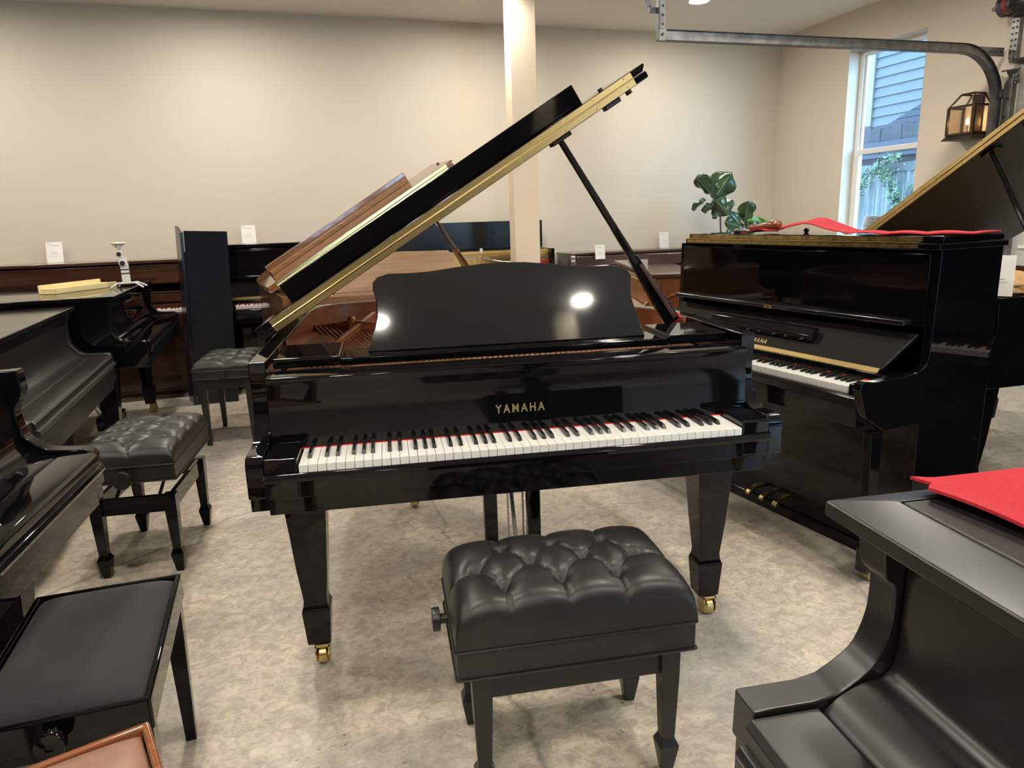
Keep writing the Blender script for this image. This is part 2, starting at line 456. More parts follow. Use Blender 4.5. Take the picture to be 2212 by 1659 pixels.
    MB().box(-.134+t, 1.356-t, .03 if prof is PROF_MAIN else .012, .60, kb-.012, kb+.045).done('keybed', mat, root, .003)
    sl = az-.05
    y_s = prof[-4][0]-.02
    slip = [(y_s+.045, kb+.04), (y_s+.012, kb+.04), (y_s+.012, sl-.018), (y_s, sl-.015), (y_s-.004, sl-.004), (y_s+.002, sl+.006), (y_s+.014, sl+.009), (y_s+.045, sl+.005)]
    if fall == 'open':
        MB().prism(slip, 'x', -.134+t, 1.356-t).done('key_slip', mat, root, .002)
    if fall == 'open':
        zc = az-.004
        for s_, (xa, xb) in enumerate(((-.134+t+.001, -.003), (1.225, 1.356-t-.001))):
            MB().box(xa, xb, .004, .146, az-.11, zc).done('cheek_block', mat, root, .006, seg=3)
        zk = az-.023
        MB().prism([(.147, zk), (.149, zk+.03), (.153, zk+.10), (.156, zk+.158), (.148, zk+.176), (.1475, zk+.196), (.151, zk+.201), (.17, zk+.203), (.235, zk+.203), (.235, zk+.190), (.212, zk+.188), (.20, zk+.06), (.19, zk-.05), (.15, zk-.05)], 'x', -.086, 1.308).done('fallboard', mat, root, .002)
        MB().box(-.085, 1.307, .1435, .1475, zk-.004, zk+.0022).done('felt_strip', 'felt', root)
        if keys: keyboard(root, 0, .0235, 0, zk)
        MB().box(-.005, 1.227, .02, .40, zk-.09, zk-.024).done('key_frame', 'hall', root)
    else:
        a = az-.008
        pf = [(.205, top-.025), (.196, top-.06), (.192, a+.12), (.188, a+.07), (.178, a+.035), (.160, a+.015), (.135, a+.006), (.100, a+.001)]
        pf = catmull(pf, 3) + [(.092, a-.002), (.086, a+.003), (.02, a+.001), (.004, a-.003), (-.004, a-.012), (-.006, a-.03)]
        if sk == 'D':
            pf = catmull([(.198, top-.02), (.196, a+.12), (.192, a+.055), (.176, a+.032), (.150, a+.028), (.118, a+.014), (.098, a-.002)], 4) + [(.092, a-.012), (.088, a+.001), (-.004, a+.001), (-.012, a-.01), (-.012, a-.08)]
        pf += [(.0, sl-.02), (.3, sl-.02), (.3, top-.03)]
        MB().prism(pf, 'x', -.134+t+.002, 1.356-t-.002).done('closed_fallboard', mat, root, .0015)
        MB().prism(slip, 'x', -.134+t, 1.356-t).done('key_slip', mat, root, .002)
    # music shelf and desk
    if lid == 'open' or lid == 'flap':
        z0 = top-.036
        for xa, xb in ((-.080, .106), (1.113, 1.300)):
            MB().box(xa, xb, .272, .512, z0, top-.006).done('shelf_block', mat, root, .004)
        MB().box(.106, 1.113, .285, .44, z0-.004, top-.017).done('music_shelf', mat, root, .004)
        if deskpts:
            tl = math.atan2(.07, .246); by, bz = .352, top-.016
            def D3(x, h, off): return (x, by+h*math.sin(tl)+off*math.cos(tl), bz+h*math.cos(tl)-off*math.sin(tl))
            lo = [D3(x, h, 0) for x, h in deskpts]; hi = [D3(x, h, .016) for x, h in deskpts]
            MB().hexa(lo, hi).done('music_desk', desk_mat, root, .003)
    # lid
    lm = lidmat or mat
    fr = lidfront if lidfront is not None else .16
    F = front_f
    lid_out = [(lidx[1], F), (lidx[1], .66)] + [(x*1.0+.014 if x > .6 else x, y+.012) for x, y in out if y > .66] + [(lidx[0], .9), (lidx[0], F)]
    if lid == 'closed':
        z = top+.001
        m = MB(); m.prism([(lidx[1], fr), (lidx[1], .66)] + lid_out[2:-1] + [(lidx[0], fr)], 'z', z, z+lidz)
        lo_ = m.done('lid', lm, root, .004)
        if sk == 'D':
            MB().hexa([(lidx[0]+.003, fr+.003, z+lidz), (lidx[1]-.003, fr+.003, z+lidz), (lidx[1]-.05, fr+.065, z+lidz), (lidx[0]+.055, fr+.065, z+lidz)],
                      [(lidx[0]+.05, fr+.06, z+lidz+.012), (lidx[1]-.05, fr+.06, z+lidz+.012), (lidx[1]-.05, fr+.065, z+lidz+.012), (lidx[0]+.055, fr+.065, z+lidz+.012)]).done('lid_bevel', lm, root)
            MB().box(lidx[0]+.058, lidx[1]-.058, fr+.068, .57, z+lidz, z+lidz+.013).done('front_lid_panel', lm, root, .003)
            MB().hexa([(lidx[0]+.003, fr+.003, z+lidz), (lidx[0]+.055, fr+.065, z+lidz), (lidx[0]+.055, .56, z+lidz), (lidx[0]+.003, .56, z+lidz)],
                      [(lidx[0]+.05, fr+.06, z+lidz+.012), (lidx[0]+.055, fr+.065, z+lidz+.012), (lidx[0]+.055, .56, z+lidz+.012), (lidx[0]+.05, .56, z+lidz+.012)]).done('side_bevel', lm, root)
        else:
            MB().box(-.11, 1.33, fr+.03, fr+.05, top-.05, top).done('lid_lip', lm, root, .003)
    elif lid == 'flap':
        z = top+.001
        MB().prism(lid_out, 'z', z, z+lidz).done('lid', lm, root, .004)
        MB().box(lidx[0], lidx[1], F, F+.40, z+lidz+.002, z+2*lidz+.002).done('folded_front_lid', lm, root, .004)
    else:
        a = math.radians(lid_ang); W = lidx[1]-lidx[0]
        M = Matrix.Translation((-.139, 0, top+.003)) @ Matrix.Rotation(-a, 4, 'Y') @ Matrix.Translation((.139, 0, 0))
        def og(x0, x1, z0, z1):   # lid edge with a small ogee at both ends
            h = z1-z0
            return [(x0, z0), (x1-.006, z0), (x1-.003, z0+h*.3), (x1+.006, z0+h*.62), (x1+.006, z1), (x0-.004, z1), (x0-.004, z0+h*.6)]
        MB().prism([(x, y) for x, y in lid_out], 'z', .002, .002+lidz).xf(M).done('lid', lm, root, .004)
        z1 = .004+lidz
        depth = .385
        MB().prism(og(lidx[0]+.002, lidx[1]-.002, z1, z1+lidz), 'y', F, F+depth).xf(M).done('folded_front_lid', lm, root, .003)
        lip = MB().box(-.134+.075, -.134+(1.22 if lipmat else 1.385), F+depth-.024, F+depth-.002, z1+lidz, z1+lidz+(.066 if lipmat else .074)).xf(M).done('lid_lip', lipmat or lm, root, .003)
        if lipmat:
            MB().box(-.134+.080, -.134+1.20, F+depth-.075, F+depth-.020, z1+lidz, z1+lidz+.030).xf(M).done('lip_cleat', 'walnutl', root, .003)
        b0, b1 = lidx[0]+.055, lidx[1]-.050
        for zc, nm in ((.002+lidz*.52, 'hinge_leaf'), (z1+lidz*.48, 'hinge_leaf')):
            h_ = MB().box(b0, b1, F-.0025, F+.001, zc-lidz*.43, zc+lidz*.43).xf(M).done(nm, 'brass', root)
            n = 12; m = MB()
            for k in range(n):
                x = b0+.03+(b1-b0-.06)*k/(n-1)
                m.lathe([(.0026, F-.0042), (.0026, F-.002)], (0, 0, 0), 8, 'y')
                bmesh.ops.translate(m.b, verts=m.b.verts[-16:], vec=(x, 0, zc+(.004 if zc > .02 else -.003)))
            tag(m.xf(M).done('hinge_screw', 'brassd', h_), kind='stuff')
        MB().tube([(b0, F-.003, z1-.001), (b1, F-.003, z1-.001)], .0034, 8).xf(M).done('hinge_pin', 'brass', root)
        # prop stick, its socket, and lid bumpers
        pb = Vector((1.262, .62, top-.02)); pt = M @ Vector((-.139+1.165, .62, -.002))
        d = (pt-pb); mid = pb+d*.37; sd = Vector((0, 1, 0)); pn = d.normalized().cross(sd).normalized()
        def bar(a, c, w0, w1, y0, y1):
            lo = [a-pn*w0, a+pn*w0, c+pn*w1, c-pn*w1]
            return MB().hexa([p+Vector((0, y0, 0)) for p in lo], [p+Vector((0, y1, 0)) for p in lo])
        bar(pb, mid, .030, .017, -.012, .012).done('prop_base', mat, root, .003)
        bar(pb+d*.02-pn*.012+Vector((0, -.02, 0)), pb+d*.33-pn*.006+Vector((0, -.02, 0)), .008, .006, -.004, .008).done('short_prop', 'walnuty' if mat != 'gloss' else 'brownup', root, .002)
        MB().tube([mid-d*.03, mid+d*.2, pt], [.015, .0125, .0105], 10).done('prop_stick', mat if mat != 'walnut' else 'brownup', root)
        MB().box(-.134+1.125, -.134+1.20, .595, .645, -.012, .002).xf(M).done('prop_socket', mat, root, .003)
        MB().box(-.134+1.34, -.134+1.40, .60, .64, -.014, .002).xf(M).done('lid_latch', 'hall', root, .004)
        MB().lathe([(.011, -.012), (.011, .002)], (-.134+1.44, .62, 0), 12).xf(M).done('lid_bumper', 'rubber', root)
        MB().lathe([(.009, z1+lidz), (.009, z1+lidz+.008)], (-.134+1.412, F+.20, 0), 12).xf(M).done('lid_bumper', 'rubber', root)
    # legs, casters, pedal lyre
    lg = legmat or mat
    zb = kb-.012
    def leg(cx, cy, zt_):
        m = MB(); wt, wm = .060, .034
        def q(w, z): return [(cx-w, cy-w, z), (cx+w, cy-w, z), (cx+w, cy+w, z), (cx-w, cy+w, z)]
        lv = [(.062, zt_), (.058, zt_-.06), (.052, zt_-.14), (.045, .34), (.034, .225), (.036, .205), (.040, .195), (.040, .192), (.042, .19), (.034, .075)]
        rr = [[m.b.verts.new(p) for p in q(w, z)] for w, z in lv]
        m.b.faces.new(rr[0]); m.b.faces.new(rr[-1][::-1])
        for k in range(len(rr)-1):
            for i in range(4): m.b.faces.new((rr[k][i], rr[k][(i+1) % 4], rr[k+1][(i+1) % 4], rr[k+1][i]))
        L_ = m.done('leg', lg, root, .002, ang=14)
        c = MB(); c.lathe([(.006, -.016), (.024, -.016), (.0295, -.010), (.0295, .010), (.024, .016), (.006, .016)], (cx+.006, cy-.012, .0305), 20, 'x')
        c.lathe([(.002, -.021), (.025, -.021), (.027, -.017), (.002, -.017)], (cx+.006, cy-.014, .034), 18, 'x'); c.lathe([(.002, .017), (.027, .017), (.025, .021), (.002, .021)], (cx+.006, cy-.014, .034), 18, 'x'); c.lathe([(.012, .05), (.014, .076)], (cx, cy, 0), 12)
        c.box(cx-.016, cx-.011, cy-.034, cy+.010, .028, .068); c.box(cx+.023, cx+.028, cy-.034, cy+.010, .028, .068); c.box(cx-.016, cx+.028, cy-.034, cy+.010, .062, .072)
        c.done('caster', caster, L_)
    leg(-.022, .253, zb+.002); leg(1.244, .253, zb+.002)
    if tailfoot: leg(.308, 1.432*L/1.69, .665 if bot < .66 else bot)
    if keys or tailfoot:
        MB().box(.5, .73, .36, .46, kb-.03, kb-.012).done('lyre_block', mat, root, .003)
        for xa, xb in ((.522, .566), (.668, .712)):
            MB().box(xa, xb, .385, .425, .16, kb-.02).done('lyre_post', mat, root, .004)
        MB().box(.49, .745, .33, .46, .085, .165).done('pedal_box', mat, root, .006)
        for x in (.605, .655):
            MB().tube([(x, .41, .16), (x, .41, kb-.02)], .0035, 6).done('pedal_rod', 'pin', root)
        for x in (.56, .64):
            MB().tube([(x, .44, .17), (x, .70, kb+.06)], .007, 6).done('lyre_brace', 'pin', root)
        for x in (.555, .617, .68):
            MB().prism([(.22, .075), (.24, .085), (.33, .10), (.33, .088), (.24, .070), (.22, .063)], 'x', x-.012, x+.012).done('pedal', 'brass', root, .003)
    return root

DESK = [(.186, .0), (.208, .065), (.219, .105), (.221, .150), (.212, .190), (.213, .210), (.228, .227), (.264, .236), (.321, .235), (.38, .237), (.439, .244), (.504, .251), (.56, .2555), (.623, .257), (.69, .2545), (.76, .247), (.828, .238), (.89, .234), (.955, .235), (.99, .229), (1.02, .214), (1.031, .197), (1.026, .170), (1.025, .130), (1.036, .080), (1.052, .030), (1.060, .0)]
main = grand('grand_piano', 'glossy black grand piano in the middle, lid propped open and white keys uncovered', 0, (0, 0), 'gloss', PROF_MAIN, .962,
             lid='open', fall='open', keys=True, deskpts=DESK)
tl = math.atan2(.038, .19)
text_mesh('maker_name', 'YAMAHA', .0345, 'letter', main, Matrix.Translation((.5385, .1508, .781)) @ Matrix.Rotation(PI/2-.055, 4, 'X'), 1.42, .0004, .0007, sx=.80)
MB().grid(lambda a, c: (1.25+.05*a, .63+.05*c, .945+.022*math.sin(PI*c)+.006*math.sin(9*a)), 6, 8).done('prop_felt', 'felt', main, solid=.003)

DB = [(.20, .0), (.19, .20), (.21, .235), (.6, .245), (.99, .235), (1.02, .20), (.995, .0)]
brown = grand('grand_piano', 'glossy walnut brown grand piano behind the black one, lid propped open', 16.15, (-.162, 2.331), 'walnut',
              [(y, z-.035 if z > .8 else z-.012) for y, z in PROF_MAIN], .922, L=1.50, lid='open', fall='open', keys=True, deskpts=DB, lid_ang=31.3, front_f=.482,
              lidx=(-.15, 1.30), lipmat='walnut', desk_mat='walnutl', legmat='walnuty', inner='walnutl', plate='gold', lidmat='walnut')

satA = grand('grand_piano', 'satin black grand piano at the left edge, closed lid, standing between two glossy black pianos', 98.9, (-.997, .912), 'satin', PROF_A, .925,
             L=1.60, lidfront=.145, lidx=(-.15, 1.378), lidmat='satin2', caster='brassd')
gloB = grand('grand_piano', 'glossy black grand piano cut off at the left edge, nearest of the left row', 93, (-.525, -1.0), 'gloss', PROF_B, .962,
             L=1.60, lid='flap', front_f=.60, caster='brassd')
gloC = grand('grand_piano', 'glossy black grand piano at far left carrying a cream rack and a white stand', 98.6, (-1.09, 2.52), 'gloss', PROF_C, .958,
             L=1.60, lidfront=.13, lidx=(-.15, 1.372), caster='brassd')
satD = grand('grand_piano', 'satin black grand piano with red cloth on its closed lid in the bottom right corner', -89, (.672, -1.176), 'satin', PROF_D, .928,
             L=1.60, lidfront=.135, lidx=(-.165, 1.385), sk='D', width_rim=.050)
gloE = grand('grand_piano', 'black grand piano at the right edge, lid raised toward the garage door', -84.5, (2.29, 1.95), 'gloss', [(y, z) for y, z in PROF_MAIN], .962,
             L=1.69, lid='open', fall='open', keys=True, lid_ang=30.5, lidmat='hall', deskpts=None, plate='gold')

# ------------------------------------------------------------------ upright pianos
def upright(name, label, deg, pos, mat, top, zk=.725, kx=(0, 1.222), depth=.63, panel=.29, xs=(-.11, 1.332), keys=True, fall='open', lid='closed', arm=None, style='plain',
            legs='post', plate=None, topmat=None, kn=True, cat='upright piano', arms_z=None, sidemat=None):
    root = thing(name, label, cat, (pos[0], pos[1], 0), deg)
    xa, xb = xs; pw = (kx[1]-kx[0])/52
    sm = sidemat or mat
    az = zk+.035
    A = arm or [(panel, zk+.09), (panel-.01, zk+.062), (panel-.04, zk+.043), (panel-.10, az), (.02, az-.004), (-.035, az+.004), (-.052, az-.004), (-.058, az-.022), (-.02, zk-.09), (.06, zk-.14)]
    side = [(depth, .03), (depth, top), (panel+.012, top)] + A + [(.075, zk-.15), (panel-.02, zk-.15), (panel-.02, .03)]
    for x0, x1 in ((xa, xa+.032), (xb-.032, xb)):
        MB().prism(side, 'x', x0, x1).done('side_panel', sm, root, .003)
    i0, i1 = xa+.032, xb-.032
    if legs == 'post':
        for x0 in (xa+.002, xb-.034):
            MB().prism([(.015, zk-.145), (.075, zk-.15), (.070, .14), (.045, .14)], 'x', x0, x0+.032).done('front_leg', mat, root, .003)
            t_ = MB().box(x0-.006, x0+.04, .035, depth-.05, .045, .14).done('toe_block', mat, root, .006)
            MB().lathe([(.004, -.011), (.022, -.011), (.022, .011), (.004, .011)], (x0+.016, .09, .022), 16, 'x').done('caster', 'brassd', t_)
    elif legs == 'taper':
        for x0 in (xa+.004, xb-.05):
            MB().hexa([(x0, .02, zk-.13), (x0+.046, .02, zk-.13), (x0+.046, .066, zk-.13), (x0, .066, zk-.13)],
                      [(x0+.01, .03, 0), (x0+.034, .03, 0), (x0+.034, .054, 0), (x0+.01, .054, 0)]).done('front_leg', mat, root, .002)
    MB().box(i0, i1, panel-.02, panel, .045, zk-.13).done('bottom_panel', mat, root, .002)
    MB().box(xa, xb, panel-.03, depth, 0, .046).done('base', mat, root, .003)
    MB().box(i0, i1, depth-.03, depth, .04, top).done('back', 'hall' if mat in ('gloss', 'satin') else mat, root)
    MB().box(i0, i1, -.030, panel, zk-.13, zk-.055).done('keybed', mat, root, .004)
    MB().prism([(-.030, zk-.058), (-.034, zk-.030), (-.022, zk-.022), (-.004, zk-.022), (-.004, zk-.058)], 'x', i0, i1).done('key_slip', mat, root, .002)
    if keys:
        keyboard(root, kx[0], pw, 0, zk, L=.145, drop=.024)
        for x0, x1 in ((i0, kx[0]-.003), (kx[1]+.003, i1)):
            if x1-x0 > .004: MB().box(x0, x1, .0, .145, zk-.055, zk+.012).done('cheek_block', mat, root, .004)
        MB().box(i0, i1, .135, .15, zk-.05, zk+.028).done('name_board', mat, root, .002)
        MB().box(kx[0], kx[1], .127, .1335, zk-.002, zk+.004).done('felt_strip', 'felt', root)
    if plate is None:
        MB().box(i0, i1, panel, panel+.018, zk+.19, top-.014).done('upper_panel', mat, root, .003)
        MB().box(i0, i1, .15, panel+.02, zk-.01, zk+.026).done('key_well', mat, root, .003)
        if lid != 'folded':
            MB().box(xa-.012, xb+.012, panel-.022, depth+.006, top, top+.022).done('top_lid', topmat or mat, root, .004)
        else:
            MB().box(xa+.072, xb+.012, panel-.02, depth+.006, top, top+.022).done('top_lid', mat, root, .003)
            MB().box(xa+.075, xb+.008, panel+.0, depth-.015, top+.024, top+.046).done('folded_front_lid', mat, root, .003)
            for z in (top+.012, top+.035):
                h_ = MB().box(xa+.09, xb-.065, panel-.0235 if z < top+.02 else panel-.0035, panel-.019 if z < top+.02 else panel+.001, z-.0075, z+.0075).done('hinge_leaf', 'brassd', root)
                m = MB()
                for k in range(14):
                    m.lathe([(.0025, (panel-.0255 if z < top+.02 else panel-.0055)), (.0025, panel-.002)], (0, 0, 0), 6, 'y')
                    bmesh.ops.translate(m.b, verts=m.b.verts[-12:], vec=(xa+.12+k*(xb-xa-.2)/13, 0, z-.003))
                tag(m.done('hinge_screw', 'pin', h_), kind='stuff')
            MB().box(xa+.09, xb-.065, panel-.0245, panel-.012, top+.0215, top+.0255).done('hinge_pin', 'brass', root)
    return root, (i0, i1, zk, panel, top)

up, (i0, i1, zk, pn_, tp) = upright('upright_piano', 'glossy black upright piano on the right with keys uncovered and red cloth on top', -75, (1.498, 1.516), 'gloss', 1.178,
        zk=.722, kx=(0, 1.19), depth=.615, panel=.272, xs=(-.10, 1.287), lid='folded')
# raised key lid leaning on the upper panel, with its folded ledge, lock and folded music rest
def slant(y0, z0, y1, z1, th, x0, x1, nm, mt, par, bev=.003):
    d = Vector((y1-y0, z1-z0)).normalized(); n = Vector((d.y, -d.x))*th
    return MB().prism([(y0, z0), (y1, z1), (y1+n.x, z1+n.y), (y0+n.x, z0+n.y)], 'x', x0, x1).done(nm, mt, par, bev)
kl = MB().hexa([(-.058, .158, zk+.040), (1.190, .158, zk+.040), (1.245, .262, zk+.165), (-.105+.04, .262, zk+.165)],
               [(-.058, .172, zk+.034), (1.190, .172, zk+.034), (1.245, .275, zk+.160), (-.065, .275, zk+.160)]).done('key_lid', 'satin2', up, .002)
MB().box(-.066, 1.215, .222, .270, zk+.192, zk+.212).done('key_lid_ledge', 'satin2', up, .006)
MB().box(.553, .598, .2185, .2222, zk+.194, zk+.208).done('lock_plate', 'brass', up)
MB().box(.570, .582, .2178, .2190, zk+.198, zk+.204).done('lock_slot', 'hall', up)
MB().prism([(.186, zk+.088), (.180, zk+.108), (.194, zk+.142), (.222, zk+.142), (.215, zk+.098)], 'x', .25, .855).done('folded_music_rest', 'gloss', up, .006, seg=3)
hg = slant(.148, zk+.030, .160, zk+.044, .003, -.05, 1.185, 'hinge_leaf', 'brass', up, 0)
MB().box(-.05, 1.185, .139, .150, zk+.026, zk+.031).done('hinge_pin', 'brass', up)
text_mesh('maker_name', 'YAMAHA', .030, 'letter', up, Matrix.Translation((.508, .166, zk+.052)) @ Matrix.Rotation(math.atan2(.125, .104), 4, 'X'), 1.35, .0006, .0006, sx=.8)
for x in (.56, .64, .72):
    MB().prism([(.165, .078), (.175, .092), (.215, .108), (.255, .108), (.255, .094), (.21, .090), (.17, .066)], 'x', x-.013, x+.013).done('pedal', 'brassd', up, .004)

ur, g_ = upright('upright_piano', 'black upright piano mirrored in the side of the glossy upright, right of the frame', -90, (2.86, .30), 'gloss', 1.20, zk=.715, depth=.60, panel=.26, xs=(-.11, 1.28), kx=(0, 1.17))
slant(.165, .765, .245, .90, .012, -.07, 1.24, 'key_lid', 'gloss', ur)
bu, g_ = upright('upright_piano', 'brown mahogany upright piano against the wall at the far left', math.degrees(TH), rw(-2.02, 4.27), 'brownup', 1.068, zk=.715, kx=(0, 1.222), depth=.62,
            panel=.24, xs=(-.11, 1.332), legs='taper')
MB().box(-.075, 1.295, .222, .242, .755, .82).done('fallboard', 'brownup', bu, .004)
MB().box(-.075, 1.295, .224, .242, .826, .840).done('panel_moulding', 'brownup', bu, .006)
MB().box(.66, .86, .214, .224, .775, .790).done('panel_handle', 'brownup', bu, .004)
MB().box(-.11, 1.332, .228, .240, 1.046, 1.054).done('top_moulding', 'brownup', bu, .003)

bl, g_ = upright('upright_piano', 'tall glossy black upright piano against the wall behind the walnut grand', math.degrees(TH), rw(-.44, 4.19), 'gloss', 1.166, zk=.715, kx=(0.03, 1.252), depth=.68,
            panel=.26, xs=(-.11, 1.345))
slant(.165, .765, .245, .90, .012, -.07, 1.30, 'key_lid', 'gloss', bl)
MB().box(-.07, 1.30, .150, .160, .750, .772).done('hinge_leaf', 'brass', bl)
MB().box(-.08, 1.31, .21, .262, .915, .935).done('key_lid_ledge', 'gloss', bl, .004)
MB().box(-.078, 1.31, .250, .262, 1.125, 1.14).done('panel_moulding', 'gloss', bl, .003)

wa, g_ = upright('upright_piano', 'black upright piano at the back wall, lid raised and gold tuning plate uncovered', math.degrees(TH), rw(1.05, 4.30), 'gloss', 1.045, zk=.715, depth=.58,
            panel=.20, xs=(-.10, 1.345), plate=1)
MB().box(-.068, 1.313, .29, .30, .60, 1.043).done('iron_plate', 'gold', wa)
MB().box(-.10, 1.345, .545, .56, 1.05, 1.305).done('raised_lid', 'slab', wa, .003)
m = MB(); m.box(.50, 1.3, .284, .290, 1.018, 1.024)
for k in range(5): m.lathe([(.010, .281), (.010, .29)], (0, 0, 0), 10, 'y'); bmesh.ops.translate(m.b, verts=m.b.verts[-20:], vec=(.70+k*.15, 0, 1.012))
m.done('plate_rib', 'gold', wa, .001)
m = MB()
for k in range(46):
    for j in range(3):
        m.lathe([(.0035, .262), (.0035, .29)], (0, 0, 0), 6, 'y'); bmesh.ops.translate(m.b, verts=m.b.verts[-12:], vec=(.735+k*.0125+j*.004, 0, .995-j*.018))
tag(m.done('tuning_pin', 'pin', wa), kind='stuff')
m = MB()
for k in range(40): m.tube([(.62+k*.018, .283, .975), (.60+k*.018, .281, .62)], .0012, 4)
tag(m.done('string', 'pin', wa), kind='stuff')
MB().tube([(.66, .270, .985), (.80, .268, .950), (.95, .268, .930)], [.012, .009, .006], 8).done('pressure_bar', 'pin', wa)
MB().box(.80, 1.31, .262, .285, .918, .934).done('felt_strip', 'felt', wa)
for x in (.66, .44): MB().prism([(x-.014, 1.03), (x-.014, 1.062), (x-.006, 1.070), (x+.006, 1.070), (x+.014, 1.062), (x+.014, 1.03)], 'y', .283, .292).done('mounting_lug', 'whitepl', wa, .001)
R90 = Matrix.Rotation(PI/2, 4, 'X')
text_mesh('maker_name', 'WALTER', .030, 'ink', wa, Matrix.Translation((.488, .2885, .985)) @ R90, 1.1, .0006, .0006, sx=1.15)
text_mesh('maker_subtitle', 'CENTRAL', .017, 'ink', wa, Matrix.Translation((.51, .2885, .955)) @ R90, 1.1, .0005, .0003)
text_mesh('maker_subtitle', 'CITY', .017, 'ink', wa, Matrix.Translation((.565, .2885, .925)) @ R90, 1.1, .0005, .0003)

sp, g_ = upright('spinet_piano', 'dark brown spinet piano along the back wall beside the fig plant', math.degrees(TH), rw(2.68, 4.36), 'spinet', .965, zk=.715, depth=.54, panel=.22, xs=(-.11, 1.345), cat='upright piano', keys=False, legs='taper')
MB().box(-.05, 1.285, .20, .222, .86, .955).done('music_rest', 'spinet', sp, .006)
MB().prism([(.14, .80), (.14, .93), (.15, .955), (.17, .972), (.20, .975), (.20, .80)], 'x', -.125, -.072).done('end_scroll', 'spinet', sp, .008)
MB().prism([(.08, .78), (.08, .90), (.092, .925), (.115, .94), (.14, .94), (.14, .78)], 'x', -.15, -.095).done('end_scroll', 'spinet', sp, .008)

cn, g_ = upright('console_piano', 'amber walnut console piano seen end-on behind the black prop stick', -99.6, (1.746, 3.47), 'oak', .965, zk=.70, depth=.56, panel=.25, xs=(-.11, 1.30), kx=(0, 1.19), topmat='spinet', legs='taper', keys=False, sidemat='oakz')
MB().box(-.07, 1.26, .225, .25, .80, .93).done('music_rest', 'oak', cn, .006)
MB().tube([(1.302, .30, .80), (1.306, .31, .84), (1.306, .36, .865), (1.306, .42, .868), (1.306, .44, .89), (1.306, .52, .895)], .005, 6).done('carved_moulding', 'oak', cn)
MB().prism([(.02, .69), (.02, .745), (.10, .765), (.20, .80), (.25, .85), (.25, .69)], 'x', 1.235, 1.268).done('curved_arm', 'oakz', cn, .004)

MB().box(1.264, 1.306, .232, .262, .72, .962).done('corner_stile', 'walnutl', cn, .003)
MB().prism([(.25, .80), (.25, .74), (.06, .715), (.06, .73)], 'x', -.05, 1.24).done('key_cover', 'walnutl', cn, .003)
wb = MB().box(-.11, .13, 0, .035, 0, .068).done('wooden_box', 'spinet', None, .003)
wb.location = (1.746-.167*.42+.986*.50, 3.47-.986*.42-.167*.50, .988); wb.rotation_euler = (0, 0, math.radians(-9.6)); tag(wb, 'small brown wooden box on the lid of the amber walnut console piano', 'box')

# ------------------------------------------------------------------ benches
def cushion(w, d, h, buttons, edge_y=True, nx=170, ny=110, crown=.018):
    segs = []
    rows = sorted(set(r for r, _, _ in buttons))
    by = {r: sorted([(x, y) for q, x, y in buttons if q == r]) for r in rows}
    for a, c in zip(rows[:-1], rows[1:]):
        for (x, y) in by[a]:
            for (x2, y2) in by[c]:
                if abs(x-x2) < w*.16: segs.append((x, y, x2, y2))
    for (x, y) in by[rows[0]]: segs.append((x, y, x+.004, -d/2-.01))
    for (x, y) in by[rows[-1]]: segs.append((x, y, x, d/2+.01))
    mid = by[rows[len(rows)//2]]
    segs.append((mid[0][0], mid[0][1], -w/2-.01, mid[0][1]-.02)); segs.append((mid[-1][0], mid[-1][1], w/2+.01, mid[-1][1]-.02))
    def hh(x, y):
        z = 0.; bd = 1.
        for _, bx, by_ in buttons:
            r = math.hypot(x-bx, y-by_); z -= .026*math.exp(-(r/.014)**2) + .010*math.exp(-(r/.040)**2)
        for x1, y1, x2, y2 in segs:
            dx, dy = x2-x1, y2-y1; t = max(0, min(1, ((x-x1)*dx+(y-y1)*dy)/(dx*dx+dy*dy)))
            dd = math.hypot(x-x1-dx*t, y-y1-dy*t); bd = min(bd, dd)
        z -= .0055*math.exp(-(bd/.0042)**2) + .0062*math.exp(-(bd/.024)**2)
        return z
    def fn(a, c):
        u = math.sin((a-.5)*PI)*.5+ (a-.5)*.0; v = math.sin((c-.5)*PI)*.5
        U, V = abs(u*2), abs(v*2)
        prof = max(0., (1-U**9))**(1/3.6) * max(0., (1-V**9))**(1/4.2)
        x, y = u*w, v*d
        bulge = 1.0
        z = h*(.0+prof) + crown*(1-U*U)*(1-V*V) + hh(x, y)*min(1, prof*1.15)
        return (x*bulge, y*bulge, max(z, 0.0))
    return MB().grid(fn, nx, ny)
def tuft(w, d, rows=(3, 4, 3)):
    out = []
    for r, n in enumerate(rows):
        y = (-.26+.26*r)*d*1.0
        for k in range(n):
            x = (k-(n-1)/2)*w*.235
            out.append((r, x, y))
    return out
